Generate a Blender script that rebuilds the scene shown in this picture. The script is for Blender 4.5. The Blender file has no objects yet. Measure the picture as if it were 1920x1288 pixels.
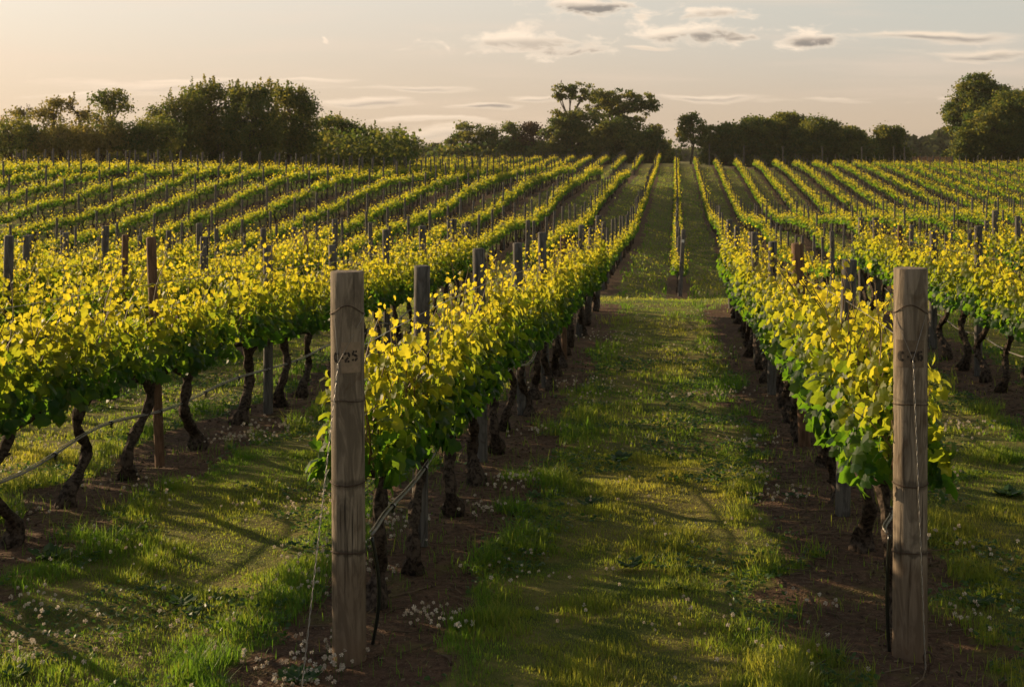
import bpy, math, random
import numpy as np
from mathutils import Vector, Matrix

C = bpy.context.scene.collection
PI = math.pi
F = 2800.0            # focal length in photo pixels (1920 wide)
HZ = 290.0            # eye level in the photo
EYE = 2.44
VP = 1266.0           # where the rows run to
PSI = math.atan((VP-960)/F)
CP, SP = math.cos(PSI), math.sin(PSI)

# ------------------------------------------------------------------ camera
cam_d = bpy.data.cameras.new("camera")
cam = bpy.data.objects.new("camera", cam_d); C.objects.link(cam)
cam.location = (0, 0, EYE)
cam.rotation_euler = (PI/2, 0, PSI)
cam_d.sensor_width = 36; cam_d.lens = F/1920*36
cam_d.shift_y = -(644-HZ)/1920
cam_d.clip_start = 0.1; cam_d.clip_end = 8000
cam_d.dof.use_dof = True; cam_d.dof.focus_distance = 9.0; cam_d.dof.aperture_fstop = 9
bpy.context.scene.camera = cam

# ------------------------------------------------------------------ light
SUN_EL = math.radians(14.5)
SUN_AZ = math.radians(60)       # to the left of the row direction (+Y)
sun_d = bpy.data.lights.new("sun", 'SUN'); sun_d.energy = 5.0; sun_d.angle = math.radians(0.6)
sun_d.color = (1.0, 0.74, 0.44)
sun = bpy.data.objects.new("sun", sun_d); C.objects.link(sun)
sdir = Vector((-math.sin(SUN_AZ)*math.cos(SUN_EL), math.cos(SUN_AZ)*math.cos(SUN_EL), math.sin(SUN_EL)))
sun.rotation_euler = sdir.to_track_quat('Z', 'Y').to_euler()

sc = bpy.context.scene
sc.view_settings.view_transform = 'Standard'
try: sc.view_settings.look = 'None'
except Exception: pass
sc.view_settings.exposure = 0.64; sc.view_settings.gamma = 1.0
sc.cycles.max_bounces = 6; sc.cycles.diffuse_bounces = 3; sc.cycles.transmission_bounces = 4
sc.cycles.use_denoising = True
sc.cycles.caustics_reflective = False; sc.cycles.caustics_refractive = False

# ------------------------------------------------------------------ node helpers
class N:
    def __init__(s, tree): s.t = tree; s.n = tree.nodes; s.l = tree.links
    def new(s, typ, **kw):
        nd = s.n.new(typ)
        for k, v in kw.items(): setattr(nd, k, v)
        return nd
    def put(s, sock, v):
        if isinstance(v, bpy.types.NodeSocket): s.l.new(v, sock)
        elif v is not None: sock.default_value = v
    def m(s, op, a, b=None, c=None, clamp=False):
        nd = s.new('ShaderNodeMath', operation=op, use_clamp=clamp)
        s.put(nd.inputs[0], a)
        if b is not None: s.put(nd.inputs[1], b)
        if c is not None: s.put(nd.inputs[2], c)
        return nd.outputs[0]
    def ss(s, x, a, b):     # smoothstep
        nd = s.new('ShaderNodeMapRange', interpolation_type='SMOOTHSTEP')
        s.put(nd.inputs[0], x); s.put(nd.inputs[1], a); s.put(nd.inputs[2], b)
        return nd.outputs[0]
    def noise(s, vec, scale, detail=3, rough=.55, dist=0):
        nd = s.new('ShaderNodeTexNoise'); s.put(nd.inputs['Vector'], vec)
        nd.inputs['Scale'].default_value = scale; nd.inputs['Detail'].default_value = detail
        nd.inputs['Roughness'].default_value = rough; nd.inputs['Distortion'].default_value = dist
        return nd.outputs['Fac']
    def mix(s, f, a, b, mode='MIX'):
        nd = s.new('ShaderNodeMix', data_type='RGBA', blend_type=mode)
        s.put(nd.inputs[0], f)
        for i, v in ((6, a), (7, b)):
            if isinstance(v, tuple) and len(v) == 3: v = (*v, 1)
            s.put(nd.inputs[i], v)
        return nd.outputs[2]
    def vmul(s, v, k):
        nd = s.new('ShaderNodeVectorMath', operation='MULTIPLY'); s.put(nd.inputs[0], v); nd.inputs[1].default_value = k
        return nd.outputs[0]
    def vadd(s, v, k):
        nd = s.new('ShaderNodeVectorMath', operation='ADD'); s.put(nd.inputs[0], v); s.put(nd.inputs[1], k)
        return nd.outputs[0]
    def dot(s, v, k):
        nd = s.new('ShaderNodeVectorMath', operation='DOT_PRODUCT'); s.put(nd.inputs[0], v); nd.inputs[1].default_value = k
        return nd.outputs['Value']
    def comb(s, x, y, z):
        nd = s.new('ShaderNodeCombineXYZ'); s.put(nd.inputs[0], x); s.put(nd.inputs[1], y); s.put(nd.inputs[2], z)
        return nd.outputs[0]

# ------------------------------------------------------------------ world
world = bpy.data.worlds.new("World"); sc.world = world; world.use_nodes = True
wt = world.node_tree; wt.nodes.clear(); w = N(wt)
sky = w.new('ShaderNodeTexSky', sky_type='NISHITA')
sky.sun_disc = False; sky.sun_elevation = SUN_EL; sky.sun_rotation = -SUN_AZ
sky.air_density = 1.3; sky.dust_density = 4.0; sky.ozone_density = 1.0; sky.altitude = 10
tc = w.new('ShaderNodeTexCoord').outputs['Generated']
fw = (-SP, CP, 0); rt = (CP, SP, 0)
df = w.m('MAXIMUM', w.dot(tc, fw), 0.05)
qa = w.m('DIVIDE', w.dot(tc, rt), df)          # tangent of the azimuth
qb = w.m('DIVIDE', w.dot(tc, (0, 0, 1)), df)   # tangent of the height
front = w.ss(w.dot(tc, fw), 0.1, 0.3)
base = w.new('ShaderNodeVectorMath', operation='SCALE'); wt.links.new(sky.outputs[0], base.inputs[0]); base.inputs[3].default_value = 0.085
col = base.outputs[0]
# thin warm veil of high cloud over the whole sky, brightest toward the sun
sdot = w.m('MAXIMUM', w.dot(tc, tuple(sdir)), 0.0)
elev = w.dot(tc, (0, 0, 1))
glow = w.m('POWER', sdot, 3.0)
veil_k = w.m('MULTIPLY_ADD', glow, 0.22, 0.45)
warm = w.mix(w.ss(elev, 0.0, 0.13), (.98, .765, .56), (1.0, .93, .83))
warm = w.mix(w.ss(elev, 0.12, 0.6), warm, (.52, .66, .86))
warm = w.mix(w.m('MULTIPLY', w.ss(qa, -.1, .34), w.ss(elev, 0.02, 0.11)), warm, (.90, .885, .80))
veil = w.mix(1.0, warm, w.comb(veil_k, veil_k, veil_k), 'MULTIPLY')
vk2 = w.m('SUBTRACT', 1.0, w.m('MULTIPLY', w.ss(elev, .12, .7), .62))
veil = w.mix(1.0, veil, w.comb(vk2, vk2, vk2), 'MULTIPLY')
col = w.mix(w.ss(elev, -0.05, 0.02), col, w.mix(0.87, col, veil))
# clouds (u, v, half width, half height in photo pixels; dark = how grey the belly is)
uv = w.comb(qa, qb, 0.0)
n1 = w.noise(w.vmul(uv, (1, 2.4, 1)), 38, 7, .66, .5)
n2 = w.noise(w.vmul(uv, (1, 9, 1)), 11, 6, .62, .3)
n3 = w.noise(w.vmul(uv, (1, 3.2, 1)), 60, 4, .6, .2)
wrp = w.new('ShaderNodeTexNoise'); wt.links.new(w.vmul(uv, (1, 2.5, 1)), wrp.inputs['Vector']); wrp.inputs['Scale'].default_value = 14; wrp.inputs['Detail'].default_value = 4
wsp = w.new('ShaderNodeSeparateXYZ'); wt.links.new(wrp.outputs['Color'], wsp.inputs[0])
qa0, qb0 = qa, qb
qa = w.m('ADD', qa0, w.m('MULTIPLY', w.m('SUBTRACT', wsp.outputs[0], .5), .055))
qb = w.m('ADD', qb0, w.m('MULTIPLY', w.m('SUBTRACT', wsp.outputs[1], .5), .016))
def clouds(lst, nz, amp, col, bright, grey, op):
    mask = None; belly = None
    for (u, v, hw, hh, dark, tilt) in lst:
        a0 = (u-960)/F; b0 = (HZ-v)/F
        x = w.m('MULTIPLY', w.m('SUBTRACT', qa, a0), F/hw)
        yy = w.m('SUBTRACT', w.m('SUBTRACT', qb, b0), w.m('MULTIPLY', w.m('SUBTRACT', qa, a0), tilt))
        y = w.m('MULTIPLY', yy, F/hh)
        r2 = w.m('ADD', w.m('MULTIPLY', x, x), w.m('MULTIPLY', y, y))
        d = w.m('EXPONENT', w.m('MULTIPLY', r2, -.8))
        # belly: lower part
        bl = w.m('MULTIPLY', w.ss(w.m('ADD', w.m('SUBTRACT', 0.35, y), w.m('MULTIPLY', x, .45)), -.1, .6), dark)
        bl = w.m('MULTIPLY', bl, w.ss(d, 0.35, .85))
        mask = d if mask is None else w.m('MAXIMUM', mask, d)
        belly = bl if belly is None else w.m('MAXIMUM', belly, bl)
    dens = w.m('ADD', w.m('SUBTRACT', mask, .42), w.m('MULTIPLY', w.m('SUBTRACT', nz, .5), amp))
    al = w.m('MULTIPLY', w.m('MULTIPLY', w.ss(dens, -.04, .6), front), op)
    fl = w.m('MULTIPLY', belly, w.ss(dens, .05, .65))
    cc = w.mix(fl, bright, grey)
    return w.mix(al, col, cc)
cum = [(1105, 14, 115, 22, 1.0, -.02), (980, 78, 160, 32, .55, -.02), (1060, 92, 90, 14, .9, 0), (1325, 25, 70, 17, .5, .02), (1300, 62, 115, 24, .9, -.05),
       (1525, 76, 90, 25, 1.0, -.05), (1390, 70, 40, 10, .8, 0),  (608, 72, 13, 7, .1, -.6), (1220, 24, 40, 10, .2, 0)]
col = clouds(cum, n1, 2.5, col, (.68, .56, .435), (.185, .165, .145), .94)
lens = [(1750, 68, 190, 12, .9, -.03), (1835, 100, 150, 11, 1.0, -.01), (370, 160, 330, 15, .55, .0), (590, 152, 90, 6, .1, 0), (770, 168, 140, 8, .5, 0), (905, 203, 80, 8, 1.0, 0), (690, 196, 110, 9, .7, .0), (840, 226, 150, 6, .2, 0),
        (1330, 184, 140, 8, .6, 0), (1560, 192, 150, 8, .7, -.02), (1010, 186, 60, 8, .6, 0), (1220, 86, 55, 5, .2, 0), (150, 178, 120, 7, .2, .04), (330, 150, 120, 5, .0, 0), (1780, 187, 60, 5, 0.2, 0), (860, 250, 120, 18, .5, 0)]
col = clouds(lens, n2, 1.7, col, (.66, .53, .40), (.215, .19, .165), .78)
# faint streaks everywhere
strk = w.m('MULTIPLY', w.ss(w.noise(w.vmul(uv, (1, 11, 1)), 5, 4, .55, .3), .46, .75), .26)
col = w.mix(w.m('MULTIPLY', strk, front), col, (.62, .47, .36))
bg = w.new('ShaderNodeBackground'); wt.links.new(col, bg.inputs[0]); bg.inputs[1].default_value = 1.0
ow = w.new('ShaderNodeOutputWorld'); wt.links.new(bg.outputs[0], ow.inputs[0])

# ------------------------------------------------------------------ terrain
COLS = {
 0:    [(0,2.4),(7.2,2.44),(9.3,2.47),(12.4,2.56),(15.6,2.70),(17.4,2.79),(25,3.15),(32,3.45),(40,4.3),(48,4.9),(59,5.1),(65,4.75),(71,4.1),(77,3.4),(83,2.7),(89,2.1),(94,1.9),(120,1.9),(200,2.2),(300,2.4),(900,3)],
 250:  [(0,2.4),(7.2,2.44),(9.3,2.47),(12.4,2.56),(15.6,2.70),(17.4,2.79),(25,3.12),(32,3.4),(40,4.2),(50,5.0),(58,5.4),(64,5.3),(69,5.0),(74,4.45),(80,3.65),(88,2.6),(95,2.0),(120,1.95),(200,2.2),(300,2.4),(900,3)],
 475:  [(0,2.4),(7.2,2.44),(9.3,2.47),(12.4,2.56),(15.6,2.70),(17.4,2.79),(25,3.06),(32,3.3),(40,4.1),(50,4.8),(57,5.0),(66,4.9),(76,4.25),(85,3.2),(96,2.2),(105,2.0),(140,2.2),(200,2.4),(235,2.3),(300,2.5),(900,3)],
 950:  [(0,2.4),(7.2,2.44),(9.3,2.47),(12.4,2.56),(15.6,2.70),(17.4,2.79),(25,3.0),(32,3.13),(40,4.0),(52,4.7),(64,4.7),(71,4.5),(81,4.7),(96,3.7),(110,2.9),(126,2.3),(140,2.35),(160,2.6),(190,2.7),(235,1.7),(300,2),(900,3)],
 1110: [(0,2.4),(7.2,2.44),(9.3,2.47),(12.4,2.56),(15.6,2.70),(17.4,2.79),(25,3.0),(32,3.14),(40,4.1),(52,4.75),(65,4.6),(75,4.65),(83,4.9),(90,4.9),(98,4.1),(114,3.3),(123,3.1),(137,2.35),(150,2.35),(170,2.7),(190,2.65),(235,1.6),(300,2),(900,3)],
 1266: [(0,2.4),(7.2,2.44),(9.3,2.47),(12.4,2.56),(15.6,2.70),(17.4,2.79),(25,3.0),(32,3.15),(40,4.2),(52,4.93),(70,5.6),(86,5.7),(117,5.6),(143,4.4),(170,3.4),(190,2.6),(205,1.6),(225,1.25),(300,1.9),(900,3)],
 1400: [(0,2.4),(7.2,2.44),(9.3,2.47),(12.4,2.58),(15.6,2.72),(17.4,2.80),(25,3.0),(32,3.15),(40,4.3),(52,5.2),(70,5.9),(82,6.0),(93,5.3),(104,5.5),(116,6.0),(130,6.0),(154,4.8),(172,3.6),(187,2.6),(200,2.2),(220,2.0),(300,2.3),(900,3)],
 1900: [(0,2.4),(7.2,2.44),(9.3,2.47),(12.4,2.56),(15.6,2.68),(17.4,2.74),(25,2.9),(32,3.05),(40,3.7),(52,4.6),(70,5.5),(82,5.6),(93,4.9),(104,5.1),(116,5.6),(130,5.6),(154,4.3),(172,3.4),(187,2.5),(200,2.2),(220,2.1),(300,2.3),(900,3)],
}
def pchip(x, y, q):
    x = np.array(x, float); y = np.array(y, float)
    h = np.diff(x); dl = np.diff(y)/h
    m = np.zeros_like(y); m[0] = dl[0]; m[-1] = dl[-1]
    for i in range(1, len(x)-1):
        if dl[i-1]*dl[i] > 0:
            w1 = 2*h[i]+h[i-1]; w2 = h[i]+2*h[i-1]
            m[i] = (w1+w2)/(w1/dl[i-1]+w2/dl[i])
    q = np.clip(q, x[0], x[-1]); k = np.clip(np.searchsorted(x, q)-1, 0, len(x)-2)
    t = (q-x[k])/h[k]
    return ((2*t**3-3*t**2+1)*y[k]+(t**3-2*t**2+t)*h[k]*m[k]+(-2*t**3+3*t**2)*y[k+1]+(t**3-t**2)*h[k]*m[k+1])
TD = np.arange(0, 900.5, .5); TU = np.arange(-200, 2201, 25.)
cu = sorted(COLS); tab0 = np.array([pchip(*zip(*COLS[u]), TD)-(.15*np.clip((TD-48)/12, 0, 1)*np.clip((115-TD)/10, 0, 1) if u < 1000 else 0) for u in cu])
TAB = np.array([[0.]*len(TD)]*len(TU))
for j in range(len(TD)): TAB[:, j] = np.interp(TU, cu, tab0[:, j])
ker = np.exp(-np.linspace(-2, 2, 9)**2/2); ker /= ker.sum()
pad = np.pad(TAB, ((4, 4), (0, 0)), 'edge'); TAB = sum(ker[i]*pad[i:i+len(TU)] for i in range(9))
k5 = np.array([.1, .2, .4, .2, .1]); pad = np.pad(TAB, ((0, 0), (2, 2)), 'edge'); TAB = sum(k5[i]*pad[:, i:i+len(TD)] for i in range(5))
def toud(X, Y):
    X = np.asarray(X, float); Y = np.asarray(Y, float)
    xc = X*CP+Y*SP; d = -X*SP+Y*CP
    return 960+F*xc/np.maximum(d, .5), d
def ground(X, Y):
    u, d = toud(X, Y)
    d = np.clip(d, 0, 899.9); u = np.where(d < 1, 960, u); u = np.clip(u, -199.9, 2199.9)
    iu = (u+200)/25; i = iu.astype(int); fu = iu-i
    idd = d/.5; j = idd.astype(int); fd = idd-j
    v = (TAB[i, j]*(1-fu)*(1-fd)+TAB[i+1, j]*fu*(1-fd)+TAB[i, j+1]*(1-fu)*fd+TAB[i+1, j+1]*fu*fd)
    return EYE-v
def gz(x, y): return float(ground(np.array([x]), np.array([y]))[0])
def at(u, d, v=None):
    xc = (u-960)*d/F
    X = xc*CP-d*SP; Y = xc*SP+d*CP
    z = gz(X, Y) if v is None else EYE-(v-HZ)*d/F
    return Vector((X, Y, z))
def vnoise(X, Y, s, seed=0):      # value noise
    X = np.asarray(X)/s+1000; Y = np.asarray(Y)/s+1000
    i = np.floor(X).astype(np.int64); j = np.floor(Y).astype(np.int64); fx = X-i; fy = Y-j
    fx = fx*fx*(3-2*fx); fy = fy*fy*(3-2*fy)
    def h(a, b):
        n = (a*73856093) ^ (b*19349663) ^ (seed*83492791); n = (n ^ (n >> 13))*1274126177 & 0x7fffffff
        return ((n ^ (n >> 16)) & 0xffff)/65535.
    return (h(i, j)*(1-fx)+h(i+1, j)*fx)*(1-fy)+(h(i, j+1)*(1-fx)+h(i+1, j+1)*fx)*fy

NEARX = lambda j: CP*(-4399+7560*j)/F
FARX = lambda m: CP*(446-7560*m)/F
def rowdist(X, Y):       # distance to the nearest vine row line
    u, d = toud(X, Y)
    S = CP*7560/F
    xn = (X-NEARX(0))/S; xf = (X-FARX(0))/S
    dn = np.abs(xn-np.round(xn))*S; dfar = np.abs(xf-np.round(xf))*S
    hw_ = (d > 31.0) & (d < 50.5)
    r = np.where(d < 41, dn, dfar)
    return np.where(hw_ | (d < 6.2) | (d > 240), 2.0, r)

# ------------------------------------------------------------------ mesh helpers
def mk_mesh(name, verts, faces, mats, midx=None, attr=None, smooth=False):
    """faces: list of int arrays (n,k)"""
    me = bpy.data.meshes.new(name)
    verts = np.asarray(verts, np.float32)
    faces = [np.asarray(f, np.int32) for f in faces if len(f)]
    nl = sum(f.size for f in faces); nf = sum(len(f) for f in faces)
    me.vertices.add(len(verts)); me.vertices.foreach_set('co', verts.ravel())
    me.loops.add(nl); me.polygons.add(nf)
    me.loops.foreach_set('vertex_index', np.concatenate([f.ravel() for f in faces]))
    st = []; o = 0
    for f in faces:
        st.append(o+np.arange(len(f))*f.shape[1]); o += f.size
    me.polygons.foreach_set('loop_start', np.concatenate(st).astype(np.int32))
    if midx is not None: me.polygons.foreach_set('material_index', np.asarray(midx, np.int32))
    me.update(calc_edges=True)
    for m in (mats if isinstance(mats, (list, tuple)) else [mats]): me.materials.append(m)
    if attr is not None:
        for k, a in attr.items():
            at_ = me.attributes.new(k, 'FLOAT', 'POINT'); at_.data.foreach_set('value', np.asarray(a, np.float32))
    me.polygons.foreach_set('use_smooth', np.full(nf, smooth, bool))
    me.validate(); return me
class MB:
    def __init__(s): s.v = []; s.f = {3: [], 4: []}; s.n = 0; s.mi = {3: [], 4: []}; s.a = []
    def add(s, v, f, mi=0, a=0.0):
        v = np.asarray(v, float); f = np.asarray(f, int)
        s.v.append(v); k = f.shape[1]; s.f[k].append(f+s.n); s.mi[k].append(np.full(len(f), mi)); s.n += len(v)
        s.a.append(np.broadcast_to(np.asarray(a, float), (len(v),)))
    def tube(s, pts, rad, sides=8, mi=0, a=0.0, cap=True, rn=0.0, rng=None):
        pts = np.asarray(pts, float); n = len(pts); rad = np.broadcast_to(np.asarray(rad, float), (n,))
        t = np.gradient(pts, axis=0); t /= np.linalg.norm(t, axis=1)[:, None]+1e-9
        ref = np.array([1., 0, 0]) if abs(t[:, 0]).mean() < .7 else np.array([0, 1., 0])
        e1 = np.cross(t, ref); e1 /= np.linalg.norm(e1, axis=1)[:, None]+1e-9; e2 = np.cross(t, e1)
        th = np.arange(sides)/sides*2*PI
        rr = rad[:, None]*np.ones((1, sides))
        if rn: rr = rr*(1+(rng.random((n, sides))-.5)*rn)
        v = pts[:, None]+rr[..., None]*(np.cos(th)[None, :, None]*e1[:, None]+np.sin(th)[None, :, None]*e2[:, None])
        v = v.reshape(-1, 3)
        i = np.arange(n-1)[:, None]*sides; j = np.arange(sides)[None]; j2 = (j+1) % sides
        f = np.stack([i+j, i+j2, i+sides+j2, i+sides+j], -1).reshape(-1, 4)
        base = s.n
        s.add(v, f, mi, a)
        if cap:
            for ci, rg in ((0, 0), (n-1, (n-1)*sides)):
                c = s.n; s.v.append(pts[ci:ci+1]); s.n += 1; s.a.append(np.array([a if np.isscalar(a) else 0.0]))
                k = np.arange(sides); tri = np.stack([np.full(sides, c), base+rg+k, base+rg+(k+1) % sides], -1)
                if ci == 0: tri = tri[:, ::-1]
                s.f[3].append(tri); s.mi[3].append(np.full(sides, mi))
    def mesh(s, name, mats, smooth=False, attr='age'):
        fs = []; mi = []
        for k in (3, 4):
            if s.f[k]: fs.append(np.concatenate(s.f[k])); mi.append(np.concatenate(s.mi[k]))
        return mk_mesh(name, np.concatenate(s.v), fs, mats, np.concatenate(mi), {attr: np.concatenate(s.a)} if attr else None, smooth)
def obj(name, me, parent=None, **props):
    o = bpy.data.objects.new(name, me); C.objects.link(o)
    if parent: o.parent = parent
    for k, v in props.items(): o[k] = v
    return o
def empty(name, loc, rz=0, **props):
    o = bpy.data.objects.new(name, None); C.objects.link(o); o.location = loc; o.rotation_euler = (0, 0, rz); o.empty_display_size = .2
    for k, v in props.items(): o[k] = v
    return o
def copy_tree(o, parent=None):
    c = o.copy(); C.objects.link(c)
    if parent: c.parent = parent
    for ch in list(o.children): copy_tree(ch, c)
    return c
ORD = "first second third fourth fifth sixth seventh eighth ninth tenth eleventh twelfth thirteenth fourteenth fifteenth sixteenth seventeenth eighteenth nineteenth twentieth".split()
def ordn(n):
    if n < 20: return ORD[n]
    n += 1
    if n % 10 == 0: return {30: 'thirtieth', 40: 'fortieth', 50: 'fiftieth', 60: 'sixtieth'}.get(n, str(n)+'th')
    return {2: 'twenty', 3: 'thirty', 4: 'forty', 5: 'fifty', 6: 'sixty', 7: 'seventy', 8: 'eighty', 9: 'ninety'}.get(n//10, 'hundred')+'-'+ORD[n % 10-1]

# ------------------------------------------------------------------ materials
def mat(name):
    m = bpy.data.materials.new(name); m.use_nodes = True; m.node_tree.nodes.clear()
    return m, N(m.node_tree)
def finish(m, h, shader):
    o = h.new('ShaderNodeOutputMaterial'); h.l.new(shader, o.inputs[0]); return m
def bsdf(h, color, rough=.8, spec=.3, normal=None, metal=0):
    b = h.new('ShaderNodeBsdfPrincipled')
    if isinstance(color, tuple) and len(color) == 3: color = (*color, 1)
    h.put(b.inputs['Base Color'], color); h.put(b.inputs['Roughness'], rough); h.put(b.inputs['Specular IOR Level'], spec)
    h.put(b.inputs['Metallic'], metal)
    if normal is not None: h.put(b.inputs['Normal'], normal)
    return b.outputs[0]
def bump(h, height, strength, dist=.01):
    b = h.new('ShaderNodeBump'); h.put(b.inputs['Height'], height); b.inputs['Strength'].default_value = strength; b.inputs['Distance'].default_value = dist
    return b.outputs[0]
def leafmat(name, old_c, young_c, old_t, young_t, trans=.5, rough=.42, spec=.35, var=.35):
    m, h = mat(name)
    a = h.new('ShaderNodeAttribute', attribute_name='age').outputs['Fac']
    pos = h.new('ShaderNodeNewGeometry').outputs['Position']
    nz = h.noise(pos, 9, 2, .5)
    big = h.noise(pos, 1.1, 2, .5)
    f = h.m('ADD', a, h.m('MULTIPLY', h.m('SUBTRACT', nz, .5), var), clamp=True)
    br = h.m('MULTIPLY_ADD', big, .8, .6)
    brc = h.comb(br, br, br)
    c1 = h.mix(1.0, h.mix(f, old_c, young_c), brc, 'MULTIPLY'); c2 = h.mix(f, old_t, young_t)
    s1 = bsdf(h, c1, rough, spec)
    tr = h.new('ShaderNodeBsdfTranslucent'); h.put(tr.inputs[0], c2)
    ms = h.new('ShaderNodeMixShader'); ms.inputs[0].default_value = trans
    h.l.new(s1, ms.inputs[1]); h.l.new(tr.outputs[0], ms.inputs[2])
    return finish(m, h, ms.outputs[0])
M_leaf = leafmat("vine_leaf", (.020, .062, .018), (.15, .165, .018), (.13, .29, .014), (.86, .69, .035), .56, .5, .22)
M_tree = leafmat("tree_leaf", (.038, .080, .022), (.085, .122, .028), (.10, .17, .02), (.42, .36, .05), .4, .6, .2)
M_tree_gold = leafmat("golden_tree_leaf", (.09, .09, .028), (.15, .125, .035), (.2, .2, .03), (.5, .38, .07), .42, .6, .2)
M_tree_red = leafmat("reddish_tree_leaf", (.05, .035, .02), (.07, .045, .025), (.08, .05, .02), (.2, .1, .04), .25, .6, .2)
M_tree_hazed = leafmat("hazed_tree_leaf", (.08, .10, .045), (.12, .13, .06), (.1, .13, .04), (.2, .2, .07), .25, .7, .1)  # distance haze of the far wood tinted into its leaf colour
M_grass = leafmat("grass_blade", (.060, .130, .018), (.20, .185, .046), (.20, .38, .026), (.78, .64, .09), .48, .5, .25, .5)
M_clover = leafmat("clover_leaf", (.025, .07, .015), (.05, .10, .02), (.08, .18, .02), (.15, .28, .03), .4, .5, .3)

def wood(name, c1, c2, dark=.35, bands=()):
    m, h = mat(name)
    oc = h.new('ShaderNodeTexCoord').outputs['Object']
    rnd = h.new('ShaderNodeObjectInfo').outputs['Random']
    off = h.comb(h.m('MULTIPLY', rnd, 37.), h.m('MULTIPLY', rnd, 11.), h.m('MULTIPLY', rnd, 23.))
    p = h.vadd(oc, off)
    g = h.noise(h.vmul(p, (34, 34, 1.6)), 2.2, 6, .7, .8)
    g2 = h.noise(h.vmul(p, (9, 9, 2.0)), 1.3, 3, .6, 2.2)
    crack = h.ss(h.noise(h.vmul(p, (30, 30, .6)), 1.6, 3, .55, .3), .61, .68)
    stain = h.ss(h.noise(h.vmul(p, (5, 5, 3.4)), 1.4, 3, .6, 1.8), .58, .70)
    colr = h.mix(h.ss(g, .3, .7), c1, c2)
    colr = h.mix(h.m('MULTIPLY', h.ss(g2, .42, .62), .7), colr, tuple(x*dark for x in c1))
    colr = h.mix(h.m('MULTIPLY', stain, .5), colr, (c1[0]*.5, c1[1]*.38, c1[2]*.28))
    colr = h.mix(h.m('MULTIPLY', crack, .9), colr, tuple(x*.16 for x in c1))
    vo = h.new('ShaderNodeTexVoronoi'); h.put(vo.inputs['Vector'], h.vadd(h.vmul(p, (5.5, 5.5, 2.0)), h.vmul(h.comb(g2, g2, g2), (.25, .25, .25)))); vo.inputs['Scale'].default_value = 1.0
    knot = h.m('SUBTRACT', 1.0, h.ss(vo.outputs['Distance'], .06, .17))
    colr = h.mix(h.m('MULTIPLY', knot, .75), colr, (c1[0]*.32, c1[1]*.25, c1[2]*.2))
    z = h.new('ShaderNodeSeparateXYZ'); h.put(z.inputs[0], oc); zz = z.outputs[2]
    if bands:
        for (zb, hw_, k) in bands:
            wob = h.m('MULTIPLY', h.m('SUBTRACT', h.noise(h.vmul(p, (14, 14, 3)), 2, 3), .5), .05)
            dd = h.m('ABSOLUTE', h.m('SUBTRACT', h.m('ADD', zz, wob), zb))
            colr = h.mix(h.m('MULTIPLY', h.m('SUBTRACT', 1.0, h.ss(dd, hw_*.3, hw_)), k), colr, tuple(x*.25 for x in c1))
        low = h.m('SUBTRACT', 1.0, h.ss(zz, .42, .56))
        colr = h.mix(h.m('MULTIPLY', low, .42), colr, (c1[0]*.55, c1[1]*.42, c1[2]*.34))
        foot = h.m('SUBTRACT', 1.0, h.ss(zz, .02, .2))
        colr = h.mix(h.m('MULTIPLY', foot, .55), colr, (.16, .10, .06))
    hgt = h.m('SUBTRACT', h.m('ADD', g, h.m('MULTIPLY', g2, .5)), h.m('MULTIPLY', crack, 1.4))
    return finish(m, h, bsdf(h, colr, .82, .2, bump(h, hgt, .7, .006)))
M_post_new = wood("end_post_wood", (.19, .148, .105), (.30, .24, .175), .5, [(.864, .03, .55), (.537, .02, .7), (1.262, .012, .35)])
M_post_grey = wood("weathered_grey_wood", (.10, .092, .085), (.165, .15, .135), .45)
M_post_brown = wood("brown_stained_wood", (.15, .085, .05), (.21, .12, .07), .5)
def simple(name, c, rough=.6, metal=0, spec=.4, nscale=None, c2=None, bmp=.0):
    m, h = mat(name)
    colr = (*c, 1)
    nrm = None
    oc = h.new('ShaderNodeTexCoord').outputs['Object']
    if nscale:
        n = h.noise(oc, nscale, 4, .6)
        colr = h.mix(h.ss(n, .35, .65), c, c2 or tuple(x*.6 for x in c))
        if bmp: nrm = bump(h, n, bmp, .01)
    return finish(m, h, bsdf(h, colr, rough, spec, nrm, metal))
M_bark = simple("vine_bark", (.095, .070, .053), .95, 0, .1, 30, (.018, .013, .010), 1.0)
M_tbark = simple("tree_bark", (.10, .08, .06), .95, 0, .1, 3, (.05, .04, .03), .6)
M_wire = simple("galvanised_wire", (.26, .245, .22), .35, .8, .5, 60, (.30, .27, .24))
M_rust = simple("rusty_wire", (.09, .055, .035), .7, .3, .3, 60, (.05, .03, .02))
M_hose = simple("drip_hose", (.24, .22, .19), .42, 0, .5, 14, (.11, .10, .09))
M_blackhose = simple("black_hose", (.012, .014, .012), .3, 0, .5)
M_paint = simple("stencil_paint", (.018, .014, .012), .75, 0, .2, 90, (.06, .045, .035))
M_patch_l = simple("sanded_patch", (.30, .22, .15), .8, 0, .2, 40, (.24, .18, .12))
M_patch_d = simple("dark_patch", (.13, .095, .065), .8, 0, .2, 40, (.17, .125, .085))
M_tag = simple("white_tag", (.7, .68, .62), .5)
M_shoot = simple("vine_shoot", (.16, .13, .035), .6, 0, .3, 20, (.12, .06, .03))
M_fl = leafmat("clover_flower", (.55, .46, .37), (.80, .74, .64), (.45, .36, .26), (.6, .52, .4), .35, .8, .1)
M_bird = simple("bird_feathers", (.03, .028, .025), .8)
M_slat = simple("fence_slats", (.20, .12, .09), .9, 0, .1, 5, (.13, .08, .06))

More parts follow.
